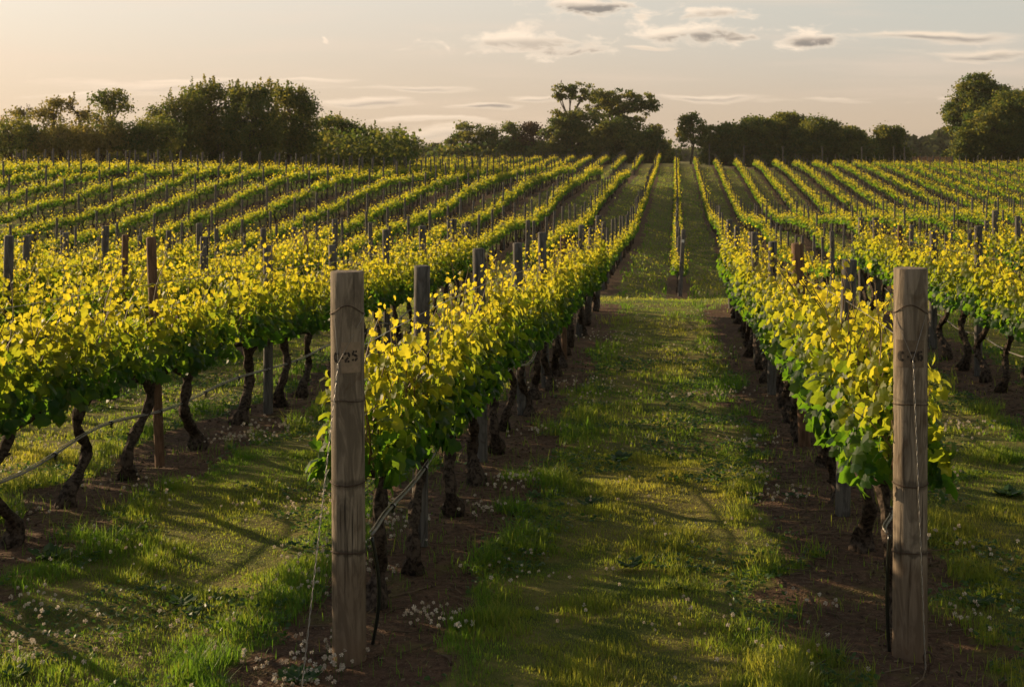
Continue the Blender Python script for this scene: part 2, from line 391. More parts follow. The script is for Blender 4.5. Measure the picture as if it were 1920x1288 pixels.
# ground
mg, h = mat("ground")
geo = h.new('ShaderNodeNewGeometry'); P = geo.outputs['Position']
soil = h.new('ShaderNodeAttribute', attribute_name='soil').outputs['Fac']
n_f = h.noise(P, 18, 4, .65); n_m = h.noise(P, 2.3, 4, .6); n_b = h.noise(P, .35, 3, .5); n_x = h.noise(P, 70, 3, .6)
gr = h.mix(h.ss(n_m, .35, .65), (.085, .108, .024), (.21, .18, .056))
gr = h.mix(h.m('MULTIPLY', h.ss(n_b, .45, .65), .6), gr, (.16, .125, .05))
gr = h.mix(h.m('MULTIPLY', h.ss(n_f, .5, .7), .35), gr, (.045, .066, .016))
so = h.mix(h.ss(n_f, .35, .7), (.080, .046, .030), (.150, .090, .056))
so = h.mix(h.m('MULTIPLY', h.ss(n_x, .58, .68), .6), so, (.21, .16, .105))
so = h.mix(h.m('MULTIPLY', h.ss(n_m, .55, .68), .5), so, (.12, .115, .03))
fac = h.ss(h.m('ADD', soil, h.m('MULTIPLY', h.m('SUBTRACT', n_f, .5), .5)), .35, .65)
colr = h.mix(fac, gr, so)
hh = h.m('ADD', n_f, h.m('MULTIPLY', n_x, .5))
finish(mg, h, bsdf(h, colr, .95, .1, bump(h, hh, 1.0, .035)))

def axis(lo, hi, parts):
    out = [lo]
    for (stop, step0, step1) in parts:
        while out[-1] < stop:
            t = 0 if stop == out[0] else 1
            out.append(out[-1]+step0)
            step0 = min(step1, step0*1.045) if step1 > step0 else max(step1, step0/1.045)
    return np.array(out)
xs = axis(-410, 410, [(-400, 10, 10), (-120, 20, 4), (-14, 4, .4), (10, .13, .13), (120, .3, 4), (400, 4, 20)])
ys = axis(-25, 600, [(3, 4, .8), (22, .10, .10), (60, .14, .6), (260, .8, .8), (590, 1, 20)])
GX, GY = np.meshgrid(xs, ys)
GZ = ground(GX.ravel(), GY.ravel()).reshape(GX.shape)
u_, d_ = toud(GX, GY)
near = np.clip((60-d_)/40, 0, 1)
GZ = GZ+near*((vnoise(GX, GY, .9, 3)-.5)*.07+(vnoise(GX, GY, .28, 4)-.5)*.035)
rd = rowdist(GX, GY)
soilw = .48+.42*(vnoise(GX, GY, .7, 7)-.5)+.34*(vnoise(GX, GY, .22, 8)-.5)
SO = np.clip((soilw-rd)/.16+.5, 0, 1)
nx, ny = len(xs), len(ys)
ii = (np.arange(ny-1)[:, None]*nx+np.arange(nx-1)[None]).ravel()
me = mk_mesh("ground", np.stack([GX.ravel(), GY.ravel(), GZ.ravel()], -1), [np.stack([ii, ii+1, ii+nx+1, ii+nx], -1)], mg, None, {'soil': SO.ravel()}, True)
obj("ground", me, kind='structure')

# ------------------------------------------------------------------ leaves
LT = np.array([(0, 0), (.16, -.12), (.42, -.06), (.40, .20), (.62, .40), (.36, .52), (.30, .78), (0, 1.05), (-.30, .78), (-.36, .52), (-.62, .40), (-.40, .20), (-.42, -.06), (-.16, -.12)])
LZ = -np.array([0, .02, .12, .08, .2, .1, .14, .3, .14, .1, .2, .08, .12, .02])*.8
LC = np.array([(0, .38)])
def leaf_batch(mb, pos, nrm, upv, size, age, mi=0, detail=2, rng=None):
    """pos (n,3), nrm (n,3) face normal, upv direction towards tip; detail 2 = lobed leaf, 1 = folded pair of quads, 0 = one quad"""
    n = len(pos)
    nrm = nrm/(np.linalg.norm(nrm, axis=1)[:, None]+1e-9)
    t = upv-nrm*(upv*nrm).sum(1)[:, None]; t /= np.linalg.norm(t, axis=1)[:, None]+1e-9
    b = np.cross(t, nrm)
    if detail == 2:
        P2 = np.vstack([LC, LT]); Z = np.concatenate([[0.06], LZ])
        k = len(P2); f = np.array([(0, i, i+1 if i+1 < k else 1) for i in range(1, k)])
    elif detail == 1:
        P2 = np.array([(0, -.05), (.5, .05), (.42, .62), (0, 1.), (-.42, .62), (-.5, .05)]); Z = np.array([0.05, -.12, -.12, -.05, -.12, -.12])
        k = 6; f = np.array([(0, 1, 2, 3), (0, 3, 4, 5)])
    else:
        P2 = np.array([(-.5, 0), (.5, 0), (.4, 1.), (-.4, 1.)]); Z = np.zeros(4); k = 4; f = np.array([(0, 1, 2, 3)])
    s = np.asarray(size)[:, None, None]
    zz = Z[None, :]*(1+.8*(rng.random((n, 1))-.3))
    v = pos[:, None]+s*(P2[None, :, 0:1]*b[:, None]+P2[None, :, 1:2]*t[:, None]+zz[..., None]*nrm[:, None])
    fa = (np.arange(n)[:, None, None]*k+f[None]).reshape(-1, f.shape[1])
    mb.add(v.reshape(-1, 3), fa, mi, np.repeat(np.asarray(age), k))

def vine_parts(seed, detail, first=False, HT=1.62, L=1.33, nsh=15, nlat=380, lsz=1.0, tall=1.0):
    """returns dict of MB: trunk, cordon, shoots, foliage (local coords: row along Y, ground z=0)"""
    r = np.random.default_rng(seed)
    trunk = MB(); cord = MB(); sh = MB(); fo = MB()
    # trunk: a crooked tapering stem with a burl at the foot
    bx, by = (r.random()-.5)*.12, (r.random()-.5)*.55
    hd = np.array([(r.random()-.5)*.05, (r.random()-.5)*.2, .74])
    n = 20 if detail == 2 else 5
    s = np.linspace(0, 1, n)
    sway = np.sin(s*PI*(1.2+r.random()*1.1)+r.random()*2.)*(.08+.15*r.random())
    sway2 = np.sin(s*PI*(1.3+r.random())+r.random()*6)*.04
    p = np.stack([bx+(hd[0]-bx)*s+sway2*s*(1-s)*4*.8, by+(hd[1]-by)*s+sway*np.sin(s*PI)*1.4, -.06+(hd[2]+.06)*s], -1)
    rad = .041-.010*s+.032*np.exp(-((s-.11)/.10)**2)+.016*np.exp(-((s-1)/.09)**2)+.006*np.sin(s*31+seed)
    rad *= .85+.35*r.random()
    if detail == 2:
        b0 = trunk.n; trunk.tube(p, rad, 18, 0, rn=.10, rng=r)
        V = trunk.v[-3] if len(trunk.v) > 2 and len(trunk.v[-3]) == n*18 else trunk.v[0]
        V = V.reshape(n, 18, 3); a_ = np.arange(18)/18*2*PI; tw_ = r.random()*6
        k_ = 1+.17*np.sin(5*a_[None]+tw_+s[:, None]*7)+.11*np.sin(8*a_[None]-s[:, None]*11+tw_)+r.normal(0, .05, (n, 18))
        V[:] = p[:, None]+(V-p[:, None])*k_[..., None]
        for q_ in range(3):   # strips of peeling bark and stubs
            t0 = r.integers(3, n-4); o_ = r.normal(0, 1, 3)*[1, 1, .2]; o_ /= np.linalg.norm(o_)
            trunk.tube([p[t0]+o_*rad[t0]*.7, p[t0]+o_*(rad[t0]+.03)+[0, 0, .015]], [.014, .008], 6, 0)
    else: trunk.tube(p, rad, 5, 0, rn=.1, rng=r)
    for sg in (1, -1):
        q = np.linspace(0, 1, 7 if detail == 2 else 4)
        pts = np.stack([hd[0]+np.sin(q*5+seed)*.015, hd[1]+sg*q*(L*.5+.03), hd[2]-.03+.07*np.sin(q*PI/2)+.012*np.sin(q*9+seed)], -1)
        cord.tube(pts, .027-.013*q, 7 if detail == 2 else 4, 0, rn=.3, rng=r)
    # shoots rise from the cordon
    pos = []; nr = []; up = []; sz = []; age = []
    for i in range(nsh):
        y0 = -L/2+(i+.5+(r.random()-.5)*.8)*L/nsh
        top = HT*((.76+.36*r.random()) if detail == 2 else (.84+.22*r.random()))*tall - .78
        k = max(4, int(top/.062)) if detail == 2 else max(4, int(top/.11))
        q = np.linspace(0, 1, k)
        lx, ly = (r.random()-.5)*.36, (r.random()-.5)*.26
        cx = lx*q**1.1+.035*np.sin(q*7+r.random()*6); cy = y0+ly*q+.03*np.sin(q*6+r.random()*6); cz = .78+top*q
        if r.random() < .3: cx = cx+np.sign(lx)*.16*q**3; cz = cz-.05*q**3
        pts = np.stack([cx, cy, cz], -1)
        if detail == 2: sh.tube(pts[::2] if k > 6 else pts, np.linspace(.0065, .0020, len(pts[::2]) if k > 6 else k), 4, 0, cap=False)
        for a in range(1, k):
            th = (a % 2)*PI+r.random()*1.6-.8+(0 if r.random() < .5 else PI/2)
            o = np.array([math.cos(th), math.sin(th)*.8, .15+.2*r.random()])
            ln = .075*(1-.6*q[a])
            pos.append(pts[a]+o*ln); nn = o*np.array([1, 1, .3])+r.normal(0, .45, 3)+np.array([0, 0, .35]); nr.append(nn)
            up.append(o*.6+np.array([0, 0, -.8+1.0*q[a]])+r.normal(0, .3, 3))
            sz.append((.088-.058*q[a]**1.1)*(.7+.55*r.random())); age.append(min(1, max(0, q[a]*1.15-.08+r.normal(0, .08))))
    # laterals fill the hedge wall
    m = nlat
    zl = .80+ (HT-.98)*r.beta(1.05, 1.7, m); yl = (r.random(m)-.5)*(L+.12)
    hw = .22-.08*np.clip((zl-.8)/(HT-.8), 0, 1)
    xl = np.sign(r.random(m)-.5)*hw*(.35+.75*r.random(m)**.6)
    nn = np.stack([np.sign(xl)*(.7+.3*r.random(m))+r.normal(0, .45, m), r.normal(0, .75, m), .3+r.normal(0, .6, m)], -1)
    uu = np.stack([np.sign(xl)*.45+r.normal(0, .4, m), r.normal(0, .6, m), -.45+r.normal(0, .35, m)], -1)
    ss_ = (.086-.038*np.clip((zl-.8)/(HT-.8), 0, 1))*(.7+.55*r.random(m))
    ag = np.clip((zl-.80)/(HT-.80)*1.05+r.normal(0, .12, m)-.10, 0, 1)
    pos = np.vstack([np.array(pos), np.stack([xl, yl, zl], -1)]); nr = np.vstack([np.array(nr), nn]); up = np.vstack([np.array(up), uu])
    sz = np.concatenate([sz, ss_])*lsz; age = np.concatenate([age, ag])
    # a few leaves dangling low by the trunk
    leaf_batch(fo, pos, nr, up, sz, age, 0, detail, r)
    return dict(trunk=trunk, cordon=cord, shoots=sh, foliage=fo)

NV = 9
VINE_A = []
for k in range(NV):
    p = vine_parts(100+k, 2, nlat=520+int(100*math.sin(k*2.1)))
    VINE_A.append({a: p[a].mesh("vine_"+a, [M_leaf if a == 'foliage' else M_shoot if a == 'shoots' else M_bark], smooth=(a in ('trunk', 'cordon'))) for a in p})
VB = []
for k in range(6):
    p = vine_parts(200+k, 1, nsh=12, nlat=190, lsz=1.35, HT=1.44)
    VB.append({a: p[a].mesh("vine_"+a, [M_leaf if a == 'foliage' else M_bark], smooth=False) for a in ('trunk', 'cordon', 'foliage')})
GV = "grapevines trained in rows along the trellis"
def mk_vine_proto(meshes, full):
    e = empty("grapevine", (0, 0, 0), category='grapevine', group=GV)
    obj("trunk", meshes['trunk'], e)
    obj("cordon", meshes['cordon'], e)
    if full: obj("shoots", meshes['shoots'], e)
    obj("foliage", meshes['foliage'], e)
    return e
PROTO_A = [mk_vine_proto(m, True) for m in VINE_A]; usedA = [False]*NV
PROTO_B = [mk_vine_proto(m, False) for m in VB]; usedB = [False]*6
rnd = random.Random(5)
def put_vine(kind, X, Y, label):
    pr, us = (PROTO_A, usedA) if kind == 'A' else (PROTO_B, usedB)
    k = rnd.randrange(len(pr))
    if not us[k]: o = pr[k]; us[k] = True
    else: o = copy_tree(pr[k])
    z = gz(X, Y)
    dz = gz(X, Y+.5)-gz(X, Y-.5)
    o.location = (X+rnd.uniform(-.03, .03), Y, z)
    flip = rnd.random() < .5
    o.rotation_euler = ((-1 if flip else 1)*math.atan(dz), 0, PI*(1 if flip else 0)+rnd.uniform(-.04, .04))
    s = rnd.uniform(.94, 1.07); o.scale = (s*rnd.uniform(.92, 1.1), 1.0, s)
    o['label'] = label
    return o

# ------------------------------------------------------------------ posts
def post_mesh(r, H, sides=20, seed=0, mats=None, top=.008, wob=.004):
    rg = np.random.default_rng(seed)
    zs = np.concatenate([np.linspace(-.35, H-top, 16), [H-top*.35, H]])
    rr = np.full(len(zs), r); rr[-2] = r-top*.5; rr[-1] = r-top*1.4
    rr = rr*(1+(rg.random(len(zs))-.5)*(.015 if wob else .006)); rr[:6] *= 1.02
    mb = MB(); pts = np.stack([np.sin(zs*1.3+seed)*wob, np.cos(zs*1.1+seed)*wob, zs], -1)
    mb.tube(pts, rr, sides, 0, rn=.012 if wob else .006, rng=rg)
    return mb.mesh("post", mats, smooth=False, attr=None)
def shade_flat_caps(me):
    n = np.empty(len(me.polygons)*3, np.float32); me.polygons.foreach_get('normal', n); n = n.reshape(-1, 3)
    me.polygons.foreach_set('use_smooth', np.abs(n[:, 2]) < .5)
POSTM = {}
for key, (r, H, mt) in {'grey': (.050, 1.80, M_post_grey), 'greyfat': (.062, 1.84, M_post_grey), 'brown': (.040, 1.80, M_post_brown), 'brownfat': (.055, 1.84, M_post_brown),
                        'fargrey': (.055, 2.12, M_post_grey), 'farend': (.08, 2.35, M_post_grey)}.items():
    me = post_mesh(r, H, 14, hash(key) % 1 + len(key), mt); shade_flat_caps(me); POSTM[key] = me
GP = "wooden trellis posts along the vine rows"
npost = 0
def put_post(X, Y, key, label, lean=None):
    o = obj("trellis_post", POSTM[key], category='post', group=GP, label=label)
    o.location = (X, Y, gz(X, Y)); l = lean or (rnd.uniform(-.03, .03), rnd.uniform(-.03, .03))
    o.rotation_euler = (l[0], l[1], rnd.uniform(0, 6.28)) if lean is None else (l[0], l[1], 0)
    s = rnd.uniform(.94, 1.05)
    if lean is None: o.scale = (1, 1, s)
    return o

# the two stencilled end posts
def ribbon(pts, wd):
    pts = np.array(pts, float); 
    # densify
    q = [pts[0]]
    for a, b in zip(pts[:-1], pts[1:]):
        k = max(1, int(np.linalg.norm(b-a)/.08))
        for i in range(1, k+1): q.append(a+(b-a)*i/k)
    q = np.array(q); t = np.gradient(q, axis=0); t /= np.linalg.norm(t, axis=1)[:, None]+1e-9
    nn = np.stack([-t[:, 1], t[:, 0]], -1)
    return q+nn*wd/2, q-nn*wd/2
def arc(cx, cy, rx, ry, a0, a1, n=10):
    a = np.radians(np.linspace(a0, a1, n)); return [(cx+rx*math.cos(t), cy+ry*math.sin(t)) for t in a]
GLY = {  # strokes in a 0..1 x 0..1 cell with stencil gaps
 'C': [arc(.5, .5, .38, .42, 38, 82), arc(.5, .5, .38, .42, 98, 262, 16), arc(.5, .5, .38, .42, 278, 322)],
 '-': [[(.05, .47), (.95, .47)]],
 '2': [arc(.5, .68, .36, .24, 175, 100), arc(.5, .68, .36, .24, 80, -40), [(.72, .46), (.42, .26), (.16, .10)], [(.12, .06), (.46, .06)], [(.56, .06), (.92, .06)]],
 '5': [[(.18, .93), (.50, .93)], [(.60, .93), (.88, .93)], [(.22, .86), (.22, .56)], arc(.46, .32, .40, .26, 110, 10), arc(.46, .32, .40, .26, -5, -80), arc(.46, .32, .40, .26, -105, -150)],
 '6': [arc(.52, .52, .38, .42, 45, 85), arc(.52, .52, .38, .42, 100, 255, 14), arc(.5, .32, .36, .24, 85, -80, 12), arc(.5, .32, .36, .24, 100, 150)],
}
def end_post(u, d, H, spec, patch, num, lab, gd):
    base = at(u, d); X, Y = base.x, base.y
    phi = math.atan2(-Y, -X)      # toward the camera
    e = empty("end_post", base, 0, category='end post', label=lab, group='stencilled end posts')
    R = .0805
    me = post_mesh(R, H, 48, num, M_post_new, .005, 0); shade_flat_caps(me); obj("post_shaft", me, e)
    er = np.array([-math.sin(phi), math.cos(phi)])  # screen-right? fixed below
    ef = np.array([math.cos(phi), math.sin(phi)])
    right = np.array([CP, SP])
    if er @ right < 0: er = -er
    def wrap(x, z, lift):
        x = np.clip(x, -R*.985, R*.985); dep = np.sqrt(np.maximum((R+lift)**2-x**2, 0))
        return np.stack([er[0]*x+ef[0]*dep, er[1]*x+ef[1]*dep, z], -1)
    # patch
    (px0, px1, pz0, pz1), pm = patch
    gx, gzz = np.meshgrid(np.linspace(px0, px1, 18), np.linspace(pz0, pz1, 5))
    v = wrap(gx.ravel(), gzz.ravel(), .0022); i = (np.arange(4)[:, None]*18+np.arange(17)[None]).ravel()
    obj("number_patch", mk_mesh("patch", v, [np.stack([i, i+1, i+19, i+18], -1)], pm), e)
    mb = MB()
    for ch, x0, x1, zc, hgt in spec:
        for st in GLY[ch]:
            a, b = ribbon(st, .0); p = np.array(st, float)
            wdx = .0105
            pts = np.stack([x0+.001+(p[:, 0])*(x1-x0), zc-hgt/2+p[:, 1]*hgt], -1)
            q = [pts[0]]
            for s0, s1 in zip(pts[:-1], pts[1:]):
                k = max(1, int(np.linalg.norm(s1-s0)/.004))
                for t in range(1, k+1): q.append(s0+(s1-s0)*t/k)
            q = np.array(q); t = np.gradient(q, axis=0); t /= np.linalg.norm(t, axis=1)[:, None]+1e-9
            nn = np.stack([-t[:, 1], t[:, 0]], -1); A = q+nn*wdx/2; B = q-nn*wdx/2
            va = wrap(A[:, 0], A[:, 1], .0042); vb = wrap(B[:, 0], B[:, 1], .0042)
            n = len(q); i = np.arange(n-1)
            mb.add(np.vstack([va, vb]), np.stack([i, i+1, i+n+1, i+n], -1))
    obj("row_number", mb.mesh("row_number", [M_paint], attr=None), e)
    th = np.linspace(0, 2*PI, 33)
    for z0, kind in gd['wraps']:
        mb = MB(); rr = R+.003
        zz = z0+.004*np.sin(th*2+z0*9)
        if kind == 'peak':
            front_ = np.cos(th-phi); zz = z0-.012+.045*np.clip(front_, 0, 1)**3+.0*th
        mb.tube(np.stack([rr*np.cos(th), rr*np.sin(th), zz], -1), .0022 if kind != 'thick' else .0030, 5, 0)
        obj("wire_wrap", mb.mesh("wire_wrap", [M_rust], attr=None), e)
    return e, wrap, er, ef, R
H1 = 1.879
sp25 = [('C', -.064, -.042, 1.473, .050), ('-', -.030, -.020, 1.473, .050), ('2', -.018, .011, 1.476, .048), ('5', .019, .047, 1.480, .048)]
sp26 = [('C', -.060, -.028, 1.478, .050), ('-', -.017, -.007, 1.478, .050), ('2', -.004, .025, 1.478, .050), ('6', .029, .056, 1.480, .050)]
p25 = end_post(655, 7.2, H1, sp25, ((-.030, .062, 1.40, 1.545), M_patch_l), 1, "thick round wooden end post stencilled C-25, in front of the left vine row",
               {'wraps': [(1.687, 'peak'), (1.262, 'thin'), (.864, 'thick'), (.537, 'thick')]})
p26 = end_post(1706, 7.2, 1.895, sp26, ((-.066, .062, 1.425, 1.555), M_patch_d), 2, "thick round wooden end post stencilled C-26, in front of the right vine row",
               {'wraps': [(1.690, 'peak'), (1.245, 'thin'), (.858, 'thick'), (.535, 'thick')]})
p25[0].rotation_euler = (0, -.006, 0); p26[0].rotation_euler = (0, .002, 0)
def guy(pinfo, base, xl, xr, ztop, joint, anchor, lab):
    e_, wrap, er, ef, R = pinfo
    o = np.array(e_.location)
    J = np.array(joint); A = np.array(anchor)
    g = empty("guy_wire", tuple(A), 0, category='guy wire', label=lab, group='twisted guy wires of the end posts')
    for x in (xl, xr):
        top = o+wrap(np.array([x]), np.array([ztop]), .004)[0]
        mb = MB(); mid = (top+J)/2+np.array([ef[0], ef[1], 0])*.010
        mb.tube(np.array([top, mid, J])-A, .0012, 5, 0); obj("fork_strand", mb.mesh("strand", [M_wire], attr=None), g)
    n = 260; s = np.linspace(0, 1, n); L = np.linalg.norm(A-J); ax = (A-J)/L
    e1 = np.cross(ax, [1, 0, 0]); e1 /= np.linalg.norm(e1); e2 = np.cross(ax, e1)
    for ph in (0, PI):
        mb = MB(); a = s*L/.055*2*PI/2+ph
        p = J+(A-J)*s[:, None]+.0028*(np.cos(a)[:, None]*e1+np.sin(a)[:, None]*e2)
        mb.tube(p-A, .0017, 5, 0); obj("twisted_strand", mb.mesh("strand", [M_wire], True, attr=None), g)
    # anchor eye
    mb = MB(); th = np.linspace(0, 2*PI, 20)
    return g
J25 = at(634, 7.2-.10, 681); A25 = at(563, 6.72); A25.z -= .02
guy(p25, None, -.072, .074, 1.680, J25, A25, "twisted wire running from post C-25 down to the grass at its left")
J26 = at(1712, 7.2-.10, 676); A26 = at(1736, 6.95); A26.z -= .01
guy(p26, None, -.074, .076, 1.680, J26, A26, "twisted wire running down the front of post C-26")
mb = MB(); th = np.linspace(-.5*PI, 1.35*PI, 18)
pe = at(1741, 6.98)
ring = np.stack([.020*np.cos(th), 0*th+.004*th, .085+.028*np.sin(th)], -1)
mb.tube(np.vstack([[[.0, 0, -.1]], [[.0, 0, .03]], ring]), .006, 7, 0)
o = obj("ground_anchor", mb.mesh("anchor", [M_rust], True, attr=None), category='anchor', label="rusty eye of the ground anchor at the foot of post C-26"); o.location = pe

# ------------------------------------------------------------------ near block rows
def infr(X, Y, m=40):
    u, d = toud(X, Y); return d > 1 and -m < u < 1920+m
def ypos(X, d): return (d+X*SP)/CP     # world Y at camera depth d on a row at X
rowname = {0: "the C-25 post's row", 1: "the C-26 post's row", -1: "the row left of post C-25", 2: "the row right of post C-26"}
for j in range(-6, 6):
    if j in rowname: continue
    rowname[j] = "%s row left of C-25" % ordn(-j-1) if j < 0 else "%s row right of C-26" % ordn(j-2)
stuffV = []      # (X, Y) of vines that go in the mass
posts = {0: [9.35, 12.35, 15.3, 18.2, 21.2, 24.2, 27.0, 29.8], 1: [10.2, 13.4, 17.3, 20.4, 23.4, 26.6, 30.0], -1: [9.1-.1, 12.38, 15.67, 18.9, 22.2, 25.6, 29.0, 30.6]}
vines = {0: [8.12, 9.1, 10.25, 11.4, 12.8, 14.1], 1: [7.95, 9.3, 10.8, 12.1, 13.5, 14.8], -1: [8.2, 9.56, 10.67, 11.95, 13.05, 14.8, 16.25, 17.4]}
near_count = 0
for j in range(-7, 7):
    X = NEARX(j)
    ds = list(vines.get(j, [8.0+.4*rnd.random()]))
    while ds[-1] < 29.2: ds.append(ds[-1]+rnd.uniform(1.2, 1.42))
    c = 0
    for d in ds:
        Y = ypos(X, d)
        if infr(X, Y, 60) and j in range(-6, 6):
            if j in (0, 1): lb = "grapevine, %s behind the stencilled end post in %s" % (ordn(c), rowname[j])
            elif j < 0: lb = "grapevine, %s from the left edge, %s" % (ordn(c), rowname[j])
            else: lb = "grapevine, %s from the right edge, %s" % (ordn(c), rowname[j])
            put_vine('A', X, Y, lb); c += 1; near_count += 1
        elif d > 6.5: stuffV.append((X, Y, d))
    pl = posts.get(j)
    if not pl:
        pl = [7.2]+[9.2+3.2*i+rnd.uniform(-.2, .2) for i in range(7)]
        pl = [x for x in pl if x < 29.5]+[30.4]
    c = 0
    for i, d in enumerate(pl):
        Y = ypos(X, d)
        if not infr(X, Y, 15): 
            continue
        key = 'grey'
        if j == -1 and i == 1: key = 'brown'
        elif j == 1 and i == 1: key = 'brownfat'
        elif j in (0, 1) and i < 3: key = 'grey'
        elif i == len(pl)-1: key = 'greyfat'
        elif rnd.random() < .07 and i > 2: key = 'brown'
        elif rnd.random() < .3: key = 'greyfat'
        cn = 'thin brown' if key == 'brown' else 'dark brown' if key == 'brownfat' else 'weathered grey' if key == 'grey' else 'thick weathered grey'
        if j in (0, 1): lb = "%s post, %s behind the stencilled one in %s" % (cn, ordn(c), rowname[j])
        elif j < 0: lb = "%s post, %s from the left edge, %s" % (cn, ordn(c), rowname[j])
        else: lb = "%s post, %s from the right edge, %s" % (cn, ordn(c), rowname[j])
        po = put_post(X+rnd.uniform(-.03, .03), Y, key, lb); c += 1; npost += 1
        if j in (0, 1) and i < 3: po.scale = (1, 1, .99)
# drip lines and trellis wires of the rows in front
for j in (-2, -1, 0, 1, 2):
    X = NEARX(j); y0 = ypos(X, 7.25); y1 = ypos(X, 30.0)
    yy = np.linspace(y0, y1, 190)
    gzv = ground(np.full_like(yy, X), yy)
    hose = MB(); zz = gzv+(.58 if j in (0, 1) else .47)+.035*np.sin(yy*PI/1.6+j)+.02*np.sin(yy*2.3+j*3)
    xx = X+.045+.02*np.sin(yy*1.7+j*2)
    pts = np.stack([xx, yy, zz], -1)
    if j in (0, 1):
        k = np.exp(-((yy-y0)/.5)**2); pts[:, 2] -= k*.0; pts[:, 0] = X+.045*(1-k)+(.10 if j == 0 else -.10)*k+.02*np.sin(yy*1.7+j*2)*(1-k)
    e = empty("drip_line", (X, y0, gz(X, y0)), 0, category='drip line', group='drip irrigation lines', label="pale grey drip irrigation hose slung along %s" % rowname[j])
    hose.tube(pts-np.array(e.location), .0078, 8, 0); obj("hose", hose.mesh("hose", [M_hose], True, attr=None), e)
    wv = pts.copy(); wv[:, 2] += .010; wv[:, 0] -= .012
    hose = MB(); hose.tube(wv-np.array(e.location), .0035, 5, 0); obj("carrier_wire", hose.mesh("carrier", [M_wire], True, attr=None), e)
    clip = MB(); clip.tube([[0, -.012, 0], [0, .012, 0]], .017, 7, 0); clip.tube([[0, 0, -.01], [0, .002, -.035]], .008, 6, 0)
    cme = clip.mesh("clip", [M_blackhose], attr=None)
    for k in range(6, 150, 9):
        if infr(pts[k, 0], pts[k, 1]):
            q = obj("emitter_clip", cme, e); q.location = Vector(pts[k])-e.location
    for nm, hgt in (("lowest", .78), ("middle", 1.15), ("topmost", 1.5)):
        mb = MB(); yw = np.linspace(y0, y1, 60); zw = ground(np.full_like(yw, X), yw)+hgt
        mb.tube(np.stack([np.full_like(yw, X+.03)-X, yw-y0, zw-gz(X, y0)], -1), .0022, 5, 0)
        o = obj("trellis_wire", mb.mesh("wire", [M_wire], True, attr=None), category='wire', group='trellis wires of the front rows', label="%s steel trellis wire running along %s" % (nm, rowname[j]))
        o.location = (X, y0, gz(X, y0))
# black hose that drops to the ground behind each stencilled post
for j, side in ((0, 1), (1, -1)):
    b = at(655 if j == 0 else 1706, 7.2)
    mb = MB(); s = np.linspace(0, 1, 24)
    if j == 0:
        pts = np.stack([.085+.035*np.sin(s*PI)+.0*s, .12+.02*s, .57-.53*s], -1)
    else:
        pts = np.stack([-.082-.012*np.sin(s*PI), .10+.0*s, .58-.58*s], -1)
    mb.tube(pts, .009, 8, 0)
    o = obj("riser_hose", mb.mesh("riser", [M_blackhose], True, attr=None), category='hose', group='black riser hoses',
            label="black riser hose dropping to the soil behind post %s" % ("C-25" if j == 0 else "C-26")); o.location = b

# ------------------------------------------------------------------ far block
cand = []; candp = []
for m in range(-20, 22):
    X = FARX(m)
    runs = []
    if m <= 1: runs.append((52.4, 205))
    else:
        runs.append((52.4, max(112, 160-4.5*(m-2)))); runs.append((190, 236))
    if m == 1: runs = [(52.4, 186), (190, 232)]
    for ri, (a, b) in enumerate(runs):
        y = ypos(X, a)+.5; k = 0
        while True:
            u, d = toud(X, y)
            if y > b+4: break
            if -60 < u < 1990: cand.append((float(d), X, y, m, k, ri, float(u)))
            y += rnd.uniform(1.3, 1.45); k += 1
        y = ypos(X, a); k = 0
        while y < b+5:
            u, d = toud(X, y)
            if -30 < u < 1950: candp.append((float(d), X, y, m, k, ri, float(u)))
            y += rnd.uniform(4.3, 4.9) if k else 3.2
            k += 1
def seen(c, top):
    d, X, Y = c[0], c[1], c[2]; v = HZ-(gz(X, Y)+top-EYE)*F/d
    u = c[6]
    lim = 470 if u < 1100 or u > 1400 else 600
    return v < lim
def frow(m):
    if m == 0: return "row of the leaning post in the grass lane"
    return "%s row %s of the leaning post's row" % (ordn(abs(m)-1), "left" if m > 0 else "right")
cand.sort(); candp.sort()
nthing = 0; order = {}
sel = []
for c in cand:
    if nthing < 300-near_count and seen(c, 1.5) and 0 <= c[6] <= 1920: sel.append(c); nthing += 1
    else: stuffV.append((c[1], c[2], c[0]))
sel.sort(key=lambda c: (c[3], c[0]))
for c in sel:
    k = order.get(c[3], 0); order[c[3]] = k+1
    put_vine('B', c[1], c[2], "small far grapevine, %s up the slope, %s" % (ordn(k), frow(c[3])))
order = {}; rest = []; selp = []
for c in candp:
    if len(selp)+npost < 296 and seen(c, 2.1) and 0 <= c[6] <= 1920: selp.append(c)
    else: rest.append(c)
selp.sort(key=lambda c: (c[3], c[0]))
for c in selp:
    d, X, Y, m, k, ri, u = c
    if m == 0 and k == 0 and ri == 0:
        e = put_post(X, Y, 'farend', "leaning grey end post standing alone in the grass lane", lean=(0, .055))
        t = MB(); t.add([(-.05, -.085, 1.9), (.05, -.085, 1.9), (.05, -.085, 2.0), (-.05, -.085, 2.0), (-.05, -.083, 1.9), (.05, -.083, 1.9), (.05, -.083, 2.0), (-.05, -.083, 2.0)], [(0, 1, 2, 3), (7, 6, 5, 4), (0, 4, 5, 1), (3, 2, 6, 7), (1, 5, 6, 2), (0, 3, 7, 4)])
        obj("number_plate", t.mesh("plate", [M_tag], attr=None), e); continue
    n_ = order.get(m, 0); order[m] = n_+1
    put_post(X+rnd.uniform(-.04, .04), Y, 'farend' if k == 0 else 'fargrey', "%s post, %s up the slope, %s" % ("thick grey end" if k == 0 else "slim grey", ordn(n_), frow(m)))

